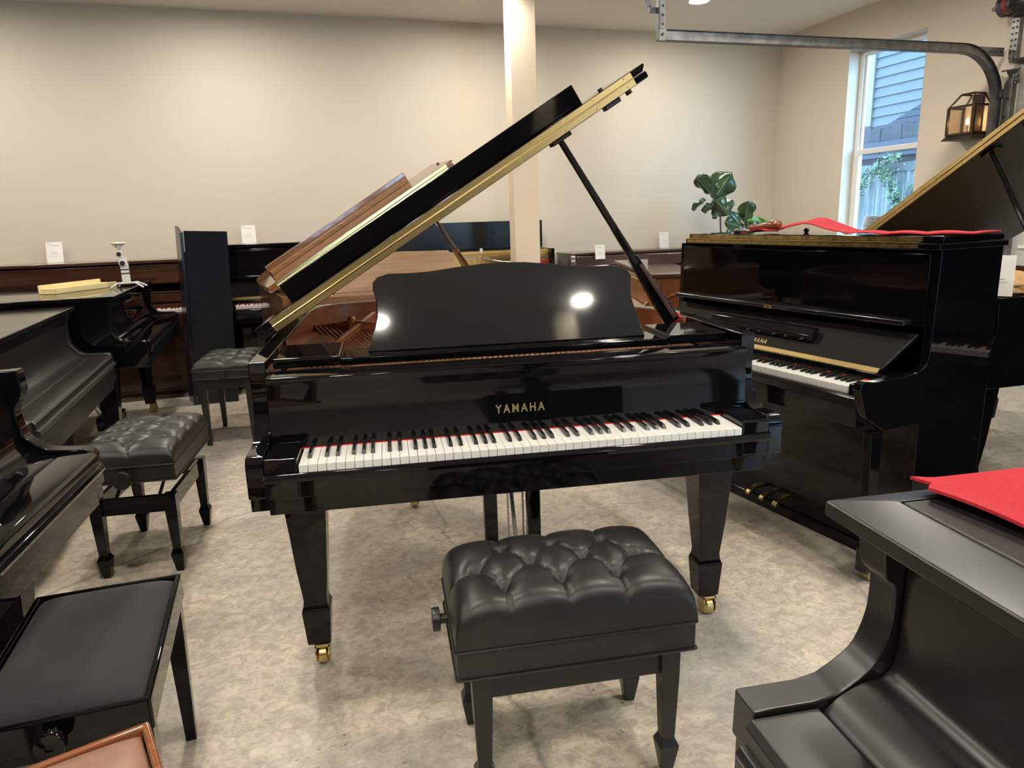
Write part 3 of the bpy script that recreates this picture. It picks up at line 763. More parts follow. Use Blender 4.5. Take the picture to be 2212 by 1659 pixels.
def bench(name, label, pos, deg, w=.555, d=.345, base0=.343, base1=.413, hc=.112, legx=.222, legy=.135, legtop=None, spade=True, style='tufted', top='leather', wood_='legs', knob=None, apron=.07, group=None, mesh=None):
    root = thing(name, label, 'bench', (pos[0], pos[1], 0), deg, group)
    lt = legtop or base0
    for sx in (-1, 1):
        for sy in (-1, 1):
            cx, cy = sx*legx, sy*legy
            m = MB()
            lv = [(.023, lt), (.022, lt-.07), (.0165, .115), (.0155, .098), (.024, .078), (.0235, .07), (.013, 0)] if spade else [(.022, lt), (.021, lt-.07), (.013, 0)]
            rr = [[m.b.verts.new((cx+a*wd, cy+c*wd, z)) for a, c in ((-1, -1), (1, -1), (1, 1), (-1, 1))] for wd, z in lv]
            m.b.faces.new(rr[0]); m.b.faces.new(rr[-1][::-1])
            for k in range(len(rr)-1):
                for i in range(4): m.b.faces.new((rr[k][i], rr[k][(i+1) % 4], rr[k+1][(i+1) % 4], rr[k+1][i]))
            m.done('leg', wood_, root, .002, ang=12)
    for sy in (-1, 1): MB().box(-legx, legx, sy*legy-.009, sy*legy+.009, lt-apron, lt-.002).done('apron', wood_, root, .002)
    for sx in (-1, 1): MB().box(sx*legx-.009, sx*legx+.009, -legy, legy, lt-apron, lt-.002).done('apron', wood_, root, .002)
    if lt < base0-.02:     # raised on its scissor mechanism
        for s_ in (-1, 1):
            MB().tube([(s_*.17, -.08, lt-.02), (-s_*.02, -.08, base0)], .007, 6).done('scissor_arm', 'steeld', root)
            MB().tube([(s_*.17, .08, lt-.02), (-s_*.02, .08, base0)], .007, 6).done('scissor_arm', 'steeld', root)
    if style in ('tufted', 'smooth'):
        MB().box(-w/2+.002, w/2-.002, -d/2+.002, d/2-.002, base0, base1).done('seat_base', top, root, .006, seg=3)
        def rr_(z, e=.001, r=.008):
            W, D = w/2+e, d/2+e
            pts = []
            for cx, cy, a0 in ((W-r, D-r, 0), (-W+r, D-r, 90), (-W+r, -D+r, 180), (W-r, -D+r, 270)):
                for k in range(4):
                    a = math.radians(a0+k*30); pts.append((cx+r*math.cos(a), cy+r*math.sin(a), z))
            return pts+[pts[0]]
        m = MB(); m.tube(rr_(base1+.001), .0032, 6, cap=False); m.tube(rr_(base0+.003), .0028, 6, cap=False)
        m.done('piping', top, root)
        q = cushion(w, d, hc, mesh or tuft(w, d)); 
        q.xf(Matrix.Translation((0, 0, base1))); q.done('tufted_seat', top, root, ang=50)
    else:
        m = MB(); o_ = [(-w/2, -d/2), (w/2, -d/2), (w/2, d/2), (-w/2, d/2)]; i_ = [(-w/2+.014, -d/2+.014), (w/2-.014, -d/2+.014), (w/2-.014, d/2-.014), (-w/2+.014, d/2-.014)]
        m.ring(o_, i_, base0, base1); m.done('seat_frame', wood_, root, .005, seg=3)
        W, D = w/2-.016, d/2-.016
        def fn(a, c):
            u = math.sin((a-.5)*PI); v = math.sin((c-.5)*PI)
            return (u*W, v*D, base1-.015+hc*max(0, 1-abs(u)**6)**.45*max(0, 1-abs(v)**6)**.45)
        MB().grid(fn, 40, 30).done('seat_pad', top, root, ang=60)
        MB().box(-W, W, -D, D, base0+.01, base0+.016).done('seat_board', 'hall', root)
    if knob:
        kx, kz, kr = knob
        s_ = 1 if kx > 0 else -1
        prof = [(.012, 0), (.012, .020), (kr, .022), (kr*1.02, .034), (kr*.96, .040), (kr*.3, .041), (kr*.28, .038), (kr*.05, .038)]
        MB().lathe([(r, h*s_) for r, h in prof], (kx, 0, kz), 24, 'x').done('height_knob', 'legs' if style != 'pad' else 'gloss', root)
    return root
bench('piano_bench', 'black tufted leather bench in front of the uncovered white keyboard', (.624, -.262), 0.4, knob=(-.277, .400, .028),
      mesh=[(0, -.155, -.092), (0, -.022, -.092), (0, .112, -.092), (1, -.205, -.002), (1, -.075, -.002), (1, .055, -.002), (1, .180, -.002), (2, -.135, .082), (2, -.008, .082), (2, .122, .082)])
bench('piano_bench', 'black tufted leather bench raised high on its frame, at the left beside the satin piano', (-.765, 1.22), 90, w=.545, d=.36, base0=.394, base1=.458, hc=.075, legtop=.325, knob=(-.2725, .418, .034), wood_='gloss')
bench('piano_bench', 'black leather bench with plain tapered legs standing before the tall black slab', (-.765, 2.95), 90, w=.55, d=.36, base0=.428, base1=.478, hc=.055, spade=False, knob=(-.275, .450, .022))
bench('piano_bench', 'glossy black bench with charcoal corduroy seat in the bottom left', (-.438, -.285), 98.7, w=.53, d=.325, base0=.395, base1=.462, hc=.032, style='pad', top='cord', wood_='gloss', spade=False, legx=.235, legy=.135, knob=(-.265, .432, .026), apron=.03)
cb = math.radians(205)
bx, by = -.205, -.628
bench('piano_bench', 'brown leather topped wooden bench, only its corner showing at the bottom left', (bx + .28*math.cos(cb) + .175*math.cos(cb+PI/2), by + .28*math.sin(cb) + .175*math.sin(cb+PI/2)), 25, w=.56, d=.35, base0=.44, base1=.492, hc=.026, style='pad', top='tan', wood_='cherry', spade=False, legx=.24, legy=.14, apron=.03)

# ------------------------------------------------------------------ stored lid standing by the wall
sl = thing('standing_panel', 'tall black folded piano lid standing on end between the brown and black uprights', 'panel', (0, 0, 0), math.degrees(TH))
M_ = Matrix.Translation((-.752, 3.98, 0)) @ Matrix.Rotation(math.radians(2.6), 4, 'Y')
MB().box(.0, .298, .0, .022, 0.006, 1.312).xf(M_).done('main_board', 'slab', sl, .003)
M2 = M_ @ Matrix.Rotation(math.radians(107), 4, 'Z')
MB().prism([(0, .006), (.20, .006), (.20, 1.345), (.012, 1.300)], 'y', 0, .022).xf(M2).done('folded_board', 'slab', sl, .003)
MB().box(-.002, .006, -.004, .004, .10, 1.16).xf(M_).done('hinge', 'slab', sl)

# ------------------------------------------------------------------ things on the pianos
def at(root, l):
    a = root.rotation_euler[2]; return Vector((root.location.x+math.cos(a)*l[0]-math.sin(a)*l[1], root.location.y+math.sin(a)*l[0]+math.cos(a)*l[1], l[2]))
def card(label, pos, deg, w, h, tilt, lines=((.16, .5, .02), (.5, .34, .012), (.58, .5, .012), (.70, .7, .008)), curved=False, group=None):
    r = thing('price_card', label, 'card', pos, deg, group)
    M = Matrix.Rotation(math.radians(-tilt), 4, 'X')
    MB().box(-w/2, w/2, -.001, .001, 0, h).xf(M).done('paper_sheet', 'paper', r)
    m = MB()
    for (yy, ww, hh_) in lines: m.box(-w*ww/2, w*ww/2, -.0016, -.0012, h*(1-yy)-hh_*h*.7, h*(1-yy)+hh_*h*.3)
    m.box(-w*.4, -w*.28, -.0016, -.0012, h*.90, h*.93)
    m.xf(M).done('printed_text', 'ink', r)
    return r
card('white price card leaning on the wall above the brown upright piano', rw(-1.765, 4.80, 1.091), math.degrees(TH), .118, .165, 14)
card('white price card leaning on the wall above the tall black upright piano', rw(-.285, 4.83, 1.189), math.degrees(TH), .115, .150, 10)
card('white price card standing at the front of the dark brown spinet', rw(2.85, 4.49, .925), math.degrees(TH), .10, .135, 8)
card('white price card leaning on the wall beside the fig plant', rw(3.72, 4.84, .988), math.degrees(TH), .105, .155, 8)
card('white price card propped on the rim of the black piano at the right edge', at(gloE, (1.318, .222, .966)), -44, .104, .16, 4, lines=((.58, .4, .012), (.66, .6, .008)))

# cream plastic rack (an upside-down tray of channels) on the closed lid
rk = thing('plastic_rack', 'cream plastic channel rack lying on the glossy black piano lid', 'rack', (-1.56, 2.56, .982), 97)
MB().box(0, .47, 0, .008, .0, .032).done('side_rail', 'cream', rk, .002)
MB().box(0, .47, .115, .123, .0, .05).done('side_rail', 'cream', rk, .002)
MB().box(0, .47, 0, .123, 0, .006).done('tray_base', 'cream', rk, .001)
for k in range(5):
    MB().box(.01+k*.111, .018+k*.111, .008, .115, .006, .028).done('cross_rib', 'cream', rk, .001)
rk.rotation_euler = (0, 0, math.radians(68))
rk.location = (-1.607, 2.675, .982)

ws = thing('light_stand', 'white jointed stand with a round top on the glossy black piano lid', 'stand', (-1.31, 2.93, .982), 8)
for e in ((-.085, -.03), (.10, -.075), (.10, .055), (-.06, .075)):
    MB().tube([(0, 0, .028), (e[0]*.55, e[1]*.55, .032), (e[0], e[1], .006)], .006, 6).done('foot', 'whitepl', ws)
MB().box(-.022, .022, -.013, .013, .025, .150).done('column', 'whitepl', ws, .003)
for z in (.085, .108): MB().box(-.0225, .0225, -.0135, .0135, z, z+.007).done('dark_band', 'darkpl', ws)
MB().box(-.012, .018, -.010, .010, .150, .185).done('column_neck', 'whitepl', ws, .003)
for x, z, r_ in ((-.006, .150, .021), (-.018, .205, .018)):
    q_ = MB().lathe([(.004, -.018), (r_, -.018), (r_, .010), (.004, .010)], (x, 0, z), 20, 'y').done('joint', 'whitepl', ws, .002)
    MB().lathe([(.002, -.0205), (r_*.72, -.0205), (r_*.72, -.017)], (x, 0, z), 20, 'y').done('joint_cap', 'darkpl', q_)
MB().tube([(-.018, 0, .205), (-.010, 0, .252)], .008, 8).done('upper_arm', 'whitepl', ws)
MB().lathe([(.004, .240), (.020, .243), (.022, .256), (.036, .262), (.042, .268), (.040, .274), (.004, .277)], (-.016, 0, 0), 24).done('round_top', 'whitepl', ws)

# red cloth and tuning tool on the upright
def cloth(name, label, pos, deg, fn, nu, nv, mt='cloth', th=.004):
    o = MB().grid(fn, nu, nv).done(name, mt, None, ang=80, solid=th)
    o.location = pos; o.rotation_euler = (0, 0, math.radians(deg)); return tag(o, label, 'cloth')
TZ = 1.178+.046
def c1(a, c):
    x = .30+1.02*a; y = .30+.22*c + .02*math.sin(7*a)
    hump = .050*math.exp(-((x-.66+.12*c)/.15)**2)*(.75+.35*c) + .012*math.exp(-((x-.40)/.05)**2)
    wr = .005*abs(math.sin(21*a+3*c))*(1 if x > .85 else .5)
    y2 = y - .03*math.exp(-((x-.92)/.08)**2)*(1-c)
    return (x, max(y2, .283), .003+hump+wr)
cloth('red_cloth', 'rumpled red cloth lying along the top of the black upright piano', (1.498, 1.516, TZ+.001), -75, c1, 90, 20)
tt = thing('tuning_tool', 'tuning lever with varnished wooden handle resting on red cloth', 'tool', at(up, (.20, .36, TZ-.004)), -75)
MB().lathe([(.004, 0), (.012, .002), (.013, .03), (.008, .035), (.007, .085)], (0, 0, .014), 14, 'x').done('socket_head', 'darkpl', tt)
MB().tube([(.035, 0, .014), (.11, 0, .018)], .006, 8).done('shaft', 'steel', tt)
MB().lathe([(.004, .10), (.013, .102), (.012, .12), (.014, .16), (.018, .20), (.0215, .235), (.0215, .26), (.016, .278), (.004, .284)], (0, 0, 0), 20, 'x').xf(Matrix.Translation((0, 0, .021)) @ Matrix.Rotation(math.radians(-5), 4, 'Y')).done('wooden_handle', 'handle', tt)
kb_ = MB().lathe([(.006, 0), (.012, .006), (.013, .012), (.008, .018), (.002, .02)], (0, 0, 0), 12).done('small_knob', 'darkpl'); kb_.location = at(up, (.48, .52, TZ)); tag(kb_, 'small dark knob standing behind the red cloth on the upright', 'knob')

# red cloth on the satin piano lid at the bottom right
def c2(a, c):
    x = -.155+1.2*a; y0 = .245 - .03*math.sin(2.0*a*5)*.3 - .005
    # front edge slants across the lid, back edge near the spine side
    fy = .232 + .018*math.sin(9*a) + (.02 if a < .03 else 0) + .05*a
    y = fy + (.36)*c
    z = .0035 + .010*math.exp(-((c)/.06)**2)*(.5+.5*math.sin(17*a)) + .004*math.sin(6*a)*math.sin(5*c)
    return (x, y, max(z, .0025))
cloth('red_cloth', 'bright red cloth spread over the satin black lid in the bottom right', (.672, -1.176, .928+.001+.022+.014), -89, c2, 80, 26)

# tan cloth bag on the right-hand grand
bg = thing('cloth_bag', 'tan cloth bag lying on the black piano at the right edge', 'bag', at(gloE, (1.20, .42, .968)), 0)
MB().grid(lambda a, c: ((a-.5)*.30*(1-.15*abs(c-.5)), (c-.5)*.22, .002+.075*math.sin(PI*a)**.6*math.sin(PI*c)**.6+.008*math.sin(9*a+4*c)), 26, 20).done('bag_body', 'tanbag', bg, ang=80)
MB().tube([(-.12, -.09, .03), (0, -.115, .035), (.12, -.09, .03)], .006, 6).done('seam', 'tanbag', bg)

# ------------------------------------------------------------------ fig plant
fg = thing('fiddle_leaf_fig', 'potted fiddle leaf fig with large glossy leaves in the back right corner', 'plant', rw(4.27, 4.45, 0), math.degrees(TH))
MB().lathe([(.12, 0), (.15, .02), (.17, .30), (.175, .33), (.155, .33), (.15, .29), (.01, .29)], (0, 0, 0), 28).done('plant_pot', 'pot', fg)
def P3(u, z, v=0.): return Vector((u-4.27, v, z))
MB().tube([P3(4.22, .29), P3(4.14, .8), P3(4.128, 1.077), P3(4.113, 1.30), P3(4.07, 1.40), P3(4.04, 1.468)], [.012, .010, .009, .008, .007, .005], 7).done('stem', 'stem', fg)
MB().tube([P3(4.30, .29), P3(4.32, .8), P3(4.335, 1.10), P3(4.36, 1.16), P3(4.395, 1.20), P3(4.40, 1.24)], [.012, .010, .009, .008, .007, .004], 7).done('stem', 'stem', fg)
LV = [((4.05, 1.468), (4.209, 1.688), .237, 0), ((4.027, 1.473), (3.822, 1.66), .099, 0), ((3.95, 1.442), (3.82, 1.355), .059, 0), ((4.051, 1.445), (4.169, 1.298), .187, 0), ((4.107, 1.448), (4.262, 1.402), .074, 0),
      ((4.113, 1.30), (4.034, 1.285), .074, 0), ((4.396, 1.229), (4.393, 1.418), .128, 0), ((4.392, 1.195), (4.214, 1.331), .099, 0), ((4.376, 1.176), (4.139, 1.217), .105, 0), ((4.42, 1.228), (4.70, 1.15), .084, 1), ((4.58, 1.179), (4.766, 1.153), .099, 0),
      ((4.394, 1.17), (4.155, 1.105), .11, 0), ((4.405, 1.175), (4.565, 1.14), .09, 0), ((4.04, 1.40), (3.96, 1.33), .09, 0), ((4.12, 1.09), (4.02, 1.00), .12, 0), ((4.35, 1.08), (4.50, 1.00), .13, 0), ((4.36, 1.19), (4.24, 1.27), .12, 0), ((4.40, 1.22), (4.50, 1.35), .12, 0), ((4.30, 1.12), (4.42, 1.06), .15, 0)]
for k, (b_, t_, w_, yng) in enumerate(LV):
    B = P3(*b_); T = P3(*t_); ax = (T-B); Ln = ax.length; ax.normalize()
    tilt = [(.25), (.9), (.8), (-.5), (.7), (.5), (.6), (-.6), (-.3), (-.9), (.8), (.2), (-.8), .4, .3, -.4, .5, .2, .3][k]
    sd = ax.cross(Vector((0, 1, 0))).normalized(); sd = (sd*math.cos(tilt)+Vector((0, 1, 0))*math.sin(tilt)).normalized(); nn = sd.cross(ax).normalized()
    wreal = w_/max(.42, abs(math.cos(tilt)))*.66
    dv = random.uniform(-.05, .08)
    def lf(a, c, B=B, ax=ax, sd=sd, nn=nn, Ln=Ln, wreal=wreal, dv=dv, k=k):
        s = a; wd = (max(0, math.sin(PI*min(1, s**1.05)))**.55)*(.55+.55*s) * wreal*(1-.16*math.exp(-((s-.42)/.13)**2)) + .001
        x = (c-.5)*2
        rip = (.014*math.sin(9*s+2*x+k)+.007*math.sin(17*s*x+k))*abs(x)
        return B + ax*Ln*(s + .04*(1-x*x)*s) + sd*wd*x + nn*(.05*abs(x)**1.4*wreal/.12 - .10*Ln*s*s + rip) + Vector((0, dv*s, 0))
    lo_ = MB().grid(lf, 22, 14).done('leaf', 'leafy' if yng else 'leaf', fg, ang=80, solid=.0015)
    m = MB(); m.tube([lf(s/8, .5)+nn*.0015*(-1) for s in range(1, 9)], [.0028-.0002*s for s in range(8)], 5); m.done('midrib', 'vein', lo_)

# ------------------------------------------------------------------ room
BW, RW_, LW, FW = 4.94, 5.07, -8.6, -6.6
def room(name, mb, mat, bevel=0):
    o = mb.done(name, mat, None, bevel); o.rotation_euler = (0, 0, TH); return structure(o)
T = .12
room('floor', MB().box(LW-T, RW_+T, FW-T, BW+T, -.1, 0), 'floor')
room('ceiling', MB().box(LW-T, RW_+T, FW-T, BW+T, H, H+.1), 'ceil')
room('wall_back', MB().box(LW-T, RW_+T, BW, BW+T, 0, H), 'wall')
room('wall_left', MB().box(LW-T, LW, FW, BW, 0, H), 'darkw')

W0, W1, WZ0, WZ1 = 3.09, 3.935, .95, 2.715          # window in the right wall
G0, G1, GZ = -.40, 2.235, 2.27                       # garage door opening
S0, S1, SZ0, SZ1 = -6.3, -4.2, .12, 2.7
F0, F1, FZ0, FZ1 = 3.55, 4.9, .12, 2.7              # shop windows out of view, nearer the camera
m = MB(); TT = .19
for (a, c, z0, z1) in ((W1, BW, 0, H), (W0, W1, 0, WZ0), (W0, W1, WZ1, H), (G1, W0, 0, H), (G0, G1, GZ, H), (S1, G0, 0, H), (S0, S1, 0, SZ0), (S0, S1, SZ1, H), (FW, S0, 0, H)):
    m.box(RW_, RW_+TT, a, c, z0, z1)
room('wall_right', m, 'wall')
m = MB()
for (a, c, z0, z1) in ((LW-T, F0, 0, H), (F1, RW_+TT, 0, H), (F0, F1, 0, FZ0), (F0, F1, FZ1, H)): m.box(a, c, FW-T, FW, z0, z1)
room('wall_front', m, 'darkw')
sw = bpy.data.objects.new('window_3', None); COL.objects.link(sw); sw.rotation_euler = (0, 0, TH); structure(sw)
m = MB()
for k in range(5): x = F0+.09+(F1-F0-.18)*k/4; m.box(x-.09, x+.09, FW-.09, FW-.04, FZ0, FZ1)
m.box(F0, F1, FW-.09, FW-.04, FZ0, FZ0+.05); m.box(F0, F1, FW-.09, FW-.04, FZ1-.05, FZ1); m.done('window_frame', 'trim', sw)
MB().box(F0, F1, FW-.068, FW-.064, FZ0, FZ1).done('window_pane', 'glass', sw)
room('trim_1', MB().box(LW, RW_, BW-.012, BW, 0, .09), 'trim')
# square column
room('trim_2', MB().box(1.857, 2.075, 4.0, 4.16, 0, H), 'colm', .006)
room('trim_3', MB().box(1.37, 1.58, -4.50, -4.29, 0, H), 'colm', .006)

def window(name, a, c, z0, z1, sash=True):
    fo = RW_+TT-.065
    root = bpy.data.objects.new(name, None); COL.objects.link(root); root.rotation_euler = (0, 0, TH); structure(root)
    m = MB(); f = .045
    for (p, q, r, s) in ((a, c, z0, z0+f), (a, c, z1-f, z1), (a, a+f, z0, z1), (c-f, c, z0, z1)): m.box(fo, fo+.06, p, q, r, s)
    m.done('window_frame', 'trim', root, .003)
    zm = (1.828 if sash else None)
    if sash:
        MB().box(fo-.012, fo+.03, a+f, c-f, zm-.022, zm+.022).done('meeting_rail', 'trim', root, .003)
        m = MB(); g = .03
        for (p, q, r, s) in ((a+f, a+f+g, z0+f, zm), (c-f-g, c-f, z0+f, zm), (a+f, c-f, z0+f, z0+f+g)): m.box(fo-.008, fo+.02, p, q, r, s)
        m.done('lower_sash', 'trim', root, .002)
        m = MB()
        for (p, q, r, s) in ((a+f, a+f+g*.8, zm, z1-f), (c-f-g*.8, c-f, zm, z1-f)): m.box(fo+.018, fo+.04, p, q, r, s)
        m.done('upper_sash', 'trim', root, .002)
    else:
        m = MB()
        n = 3
        for k in range(1, n+1): y = a+(c-a)*k/(n+1); m.box(fo, fo+.05, y-.02, y+.02, z0, z1)
        m.done('mullion', 'trim', root, .003)
    MB().box(fo+.024, fo+.028, a+f, c-f, z0+f, z1-f).done('window_pane', 'glass', root)
    return root
window('window_1', W0, W1, WZ0, WZ1)
window('window_2', S0, S1, SZ0, SZ1, False)

# garage door, its track, brackets and spring drum
gd = bpy.data.objects.new('door_1', None); COL.objects.link(gd); gd.rotation_euler = (0, 0, TH); structure(gd)
for k in range(4):
    z0 = .01+k*.565
    MB().box(RW_+.02, RW_+.065, G0-.03, G1+.03, z0, z0+.555).done('door_panel', 'door', gd, .004)
    m = MB()
    n = 4
    for j in range(n):
        y0 = G0+.06+j*(G1-G0-.02)/n; m.box(RW_+.008, RW_+.024, y0, y0+.50, z0+.10, z0+.12); m.box(RW_+.008, RW_+.024, y0, y0+.50, z0+.43, z0+.45)
    m.done('panel_moulding', 'trim', gd)
MB().box(RW_-.03, RW_+.02, G1-.06, G1+.0, 0.01, GZ).done('door_stile', 'steel', gd, .002)
MB().box(RW_-.075, RW_+.0, G0-.05, G1+.06, GZ+.015, GZ+.035).done('top_strut', 'steeld', gd, .002)
ms = []
VT = 2.345
tr = thing('garage_door_track', 'long grey steel garage door track curving down beside the lantern', 'track', (0, 0, 0), math.degrees(TH))
def Cprof(path, tang):
    pass
ZT = 2.372; UE = 2.27; RB = .36; UV = 4.985
path = [(UE, ZT)] + [(UE+(UV-RB-UE)*k/6, ZT+.008*k/6) for k in range(1, 7)]
zc = ZT+.008-RB
for k in range(1, 13):
    a = PI/2*(1-k/12); path.append((UV-RB+RB*math.cos(a), zc+RB*math.sin(a)))
path.append((UV, 1.2)); path.append((UV, .05))
# web (flat, facing the camera) and two rolled flanges
def normal(k):
    a = Vector(path[max(k-1, 0)]); c = Vector(path[min(k+1, len(path)-1)]); t = (c-a).normalized(); return Vector((t.y, -t.x))
hw = .031
m = MB()
m.hexa  # web
O = [Vector(path[k])-normal(k)*hw for k in range(len(path))]; I = [Vector(path[k])+normal(k)*hw for k in range(len(path))]
def ribbon(m, A, B, y0, y1):
    n = len(A); V = []
    for k in range(n): V.append([m.b.verts.new((A[k].x, y0, A[k].y)), m.b.verts.new((B[k].x, y0, B[k].y)), m.b.verts.new((B[k].x, y1, B[k].y)), m.b.verts.new((A[k].x, y1, A[k].y))])
    for k in range(n-1):
        for i in range(4): m.b.faces.new((V[k][i], V[k][(i+1) % 4], V[k+1][(i+1) % 4], V[k+1][i]))
    m.b.faces.new(V[0]); m.b.faces.new(V[-1][::-1])
ribbon(m, [p.copy() for p in O], [p.copy() for p in I], VT, VT+.002); m.done('track_web', 'steel', tr)
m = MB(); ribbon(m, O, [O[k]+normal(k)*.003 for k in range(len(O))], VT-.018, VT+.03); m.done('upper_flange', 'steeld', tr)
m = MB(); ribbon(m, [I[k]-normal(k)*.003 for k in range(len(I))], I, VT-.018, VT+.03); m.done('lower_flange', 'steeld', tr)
MB().box(UE-.006, UE+.045, VT-.022, VT-.018, ZT-.034, ZT+.034).done('end_plate', 'steel', tr)
MB().lathe([(.008, VT-.03), (.008, VT-.02)], (UE+.018, 0, ZT), 10, 'y').done('bolt', 'steeld', tr)
def punched(x0, x1, y0, y1, z0, z1, nm, root, M=None, n=10, along='z'):
    m = MB().box(x0, x1, y0, y1, z0, z1)
    if M: m.xf(M)
    a = m.done(nm, 'steel', root, .001)
    q = MB()
    for k in range(n):
        t = (k+.5)/n
        if along == 'z': q.lathe([(.008, y0-.0012), (.008, y0)], ((x0+x1)/2, 0, z0+(z1-z0)*t), 10, 'y')
        elif along == 'x': q.lathe([(.007, y0-.0012), (.007, y0)], (x0+(x1-x0)*t, 0, (z0+z1)/2), 10, 'y')
    if M: q.xf(M)
    tag(q.done('punched_hole', 'rubber', a), kind='stuff')
hg1 = thing('hanger_strap', 'perforated steel hanger holding the far end of the garage track', 'bracket', rw(UE, VT, ZT), math.degrees(TH))
punched(-.002, .034, -.026, -.023, .03, H-ZT, 'vertical_strap', hg1, n=13)
MB().box(-.010, -.004, -.024, .012, -.03, H-ZT).done('strap_flange', 'steeld', hg1)
punched(-.018, .018, -.002, .001, 0, .74, 'diagonal_strap', hg1, Matrix.Translation((-.035, .02, .13)) @ Matrix.Rotation(math.radians(-24), 4, 'Y'), 12)
MB().box(-.06, -.006, -.004, .012, .120, .150).done('strap_joint', 'steeld', hg1)
fb = thing('flag_bracket', 'perforated steel bracket on the wall behind the bend of the track', 'bracket', rw(0, 0, 0), math.degrees(TH))
punched(4.64, 5.04, VT+.031, VT+.034, 2.345, 2.405, 'horizontal_brace', fb, n=8, along='x')
MB().box(5.03, 5.068, VT-.07, VT-.01, 2.30, 2.58).done('wall_plate', 'steel', fb, .002)
m = MB()
for k in range(7):
    for j in range(2): m.lathe([(.007, 5.027), (.007, 5.0295)], (0, VT-.055+j*.03, 2.32+k*.04), 8, 'x')
tag(m.done('punched_hole', 'rubber', fb), kind='stuff')
fb = thing('door_rail', 'upright punched steel rail beside the garage door with a roller bracket', 'rail', rw(0, 0, 0), math.degrees(TH))
MB().box(5.025, 5.066, VT-.075, VT-.012, .05, 2.20).done('vertical_angle', 'steel', fb, .002)
m = MB()
for k in range(9): m.lathe([(.011, 5.021), (.011, 5.0245)], (0, VT-.05+(k % 2)*.012, 2.05-k*.12), 10, 'x')
tag(m.done('punched_hole', 'rubber', fb), kind='stuff')
MB().tube([(UV-.01, VT-.02, 2.235), (5.05, VT-.12, 2.245)], .006, 8).done('roller_stem', 'steel', fb)
MB().hexa([(4.99, VT-.05, 2.235), (5.04, VT-.11, 2.245), (5.05, VT-.12, 2.16), (5.03, VT-.06, 2.17)], [(4.995, VT-.04, 2.235), (5.045, VT-.10, 2.245), (5.055, VT-.11, 2.16), (5.035, VT-.05, 2.17)]).done('roller_bracket', 'steeld', fb)
for z in (2.20, 2.15): MB().ball((5.02, VT-.10, z), .008).done('bolt', 'steel', fb)
for k in range(2): MB().box(4.99, 5.06, VT-.02, VT+.005, 2.06-k*.7, 2.12-k*.7).done('track_clip', 'steeld', fb, .002)
sd_ = thing('spring_drum', 'dark red cable drum on a steel shaft above the garage door', 'cable drum', rw(4.95, VT-.04, 2.66), math.degrees(TH))
MB().lathe([(.01, -.055), (.066, -.055), (.066, -.045), (.058, -.04), (.056, .02), (.070, .03), (.070, .045), (.01, .045)], (0, 0, 0), 28, 'y').done('drum', 'steeld', sd_)
MB().lathe([(.050, -.02), (.0595, -.018), (.0595, .016), (.050, .018)], (0, 0, 0), 28, 'y').done('cable_groove', plain('drum_red_paint', (.22, .03, .03), .5), sd_)
MB().tube([(0, .12, 0), (0, -2.6, 0)], .014, 12).done('shaft', 'steel', sd_)
MB().box(.02, .11, -.05, .02, -.072, .0).done('bearing_plate', 'steeld', sd_, .002)

# wall lantern
ln = thing('wall_lantern', 'bronze wall lantern with clear glass and a lit candle bulb', 'lantern', rw(5.065, 2.56, 1.80), math.degrees(TH))
D_, Wd = .155, .22
MB().hexa([(-.185, -.135, 0), (0, -.135, 0), (0, .135, 0), (-.185, .135, 0)], [(-D_, -.112, .035), (0, -.112, .035), (0, .112, .035), (-D_, .112, .035)]).done('lantern_base', 'bronze', ln, .002)
fr_ = MB(); e = .008; z0, z1, z2 = .035, .235, .325
for x, y in ((-D_, -Wd/2), (-D_, Wd/2), (-.01, -Wd/2), (-.01, Wd/2)): fr_.box(x-e, x+e, y-e, y+e, z0, z1)
for z in (z0+.006, z1): 
    fr_.box(-D_-e, -D_+e, -Wd/2, Wd/2, z-.008, z+.008); fr_.box(-D_, 0, -Wd/2-e, -Wd/2+e, z-.008, z+.008); fr_.box(-D_, 0, Wd/2-e, Wd/2+e, z-.008, z+.008)
for (x, y), (x2, y2) in (((-D_, -Wd/2), (-.105, -.055)), ((-D_, Wd/2), (-.105, .055)), ((-.005, -Wd/2), (-.005, -.055)), ((-.005, Wd/2), (-.005, .055))):
    fr_.tube([(x, y, z1), (x2, y2, z2)], .007, 4)
fr_.tube([(-.105, -.055, z2), (-.105, .055, z2)], .007, 4); fr_.tube([(-.105, -.055, z2), (-.005, -.055, z2)], .007, 4); fr_.tube([(-.105, .055, z2), (-.005, .055, z2)], .007, 4)
fr_.done('lantern_frame', 'bronze', ln)
MB().box(-.008, 0, -.045, .045, .0, z2).done('back_plate', 'bronze', ln)
g_ = MB(); g_.box(-D_-.001, -D_+.001, -Wd/2+e, Wd/2-e, z0+.01, z1-.006); g_.box(-D_+e, -.01, -Wd/2-.001, -Wd/2+.001, z0+.01, z1-.006); g_.box(-D_+e, -.01, Wd/2-.001, Wd/2+.001, z0+.01, z1-.006)
g_.done('glass_pane', 'lglass', ln)
MB().lathe([(.010, .035), (.010, .105), (.008, .108)], (-.085, 0, 0), 12).done('candle_sleeve', 'whitepl', ln)
MB().lathe([(.004, .108), (.0105, .122), (.010, .135), (.004, .152), (.001, .158)], (-.085, 0, 0), 12).done('candle_bulb', 'bulb', ln)

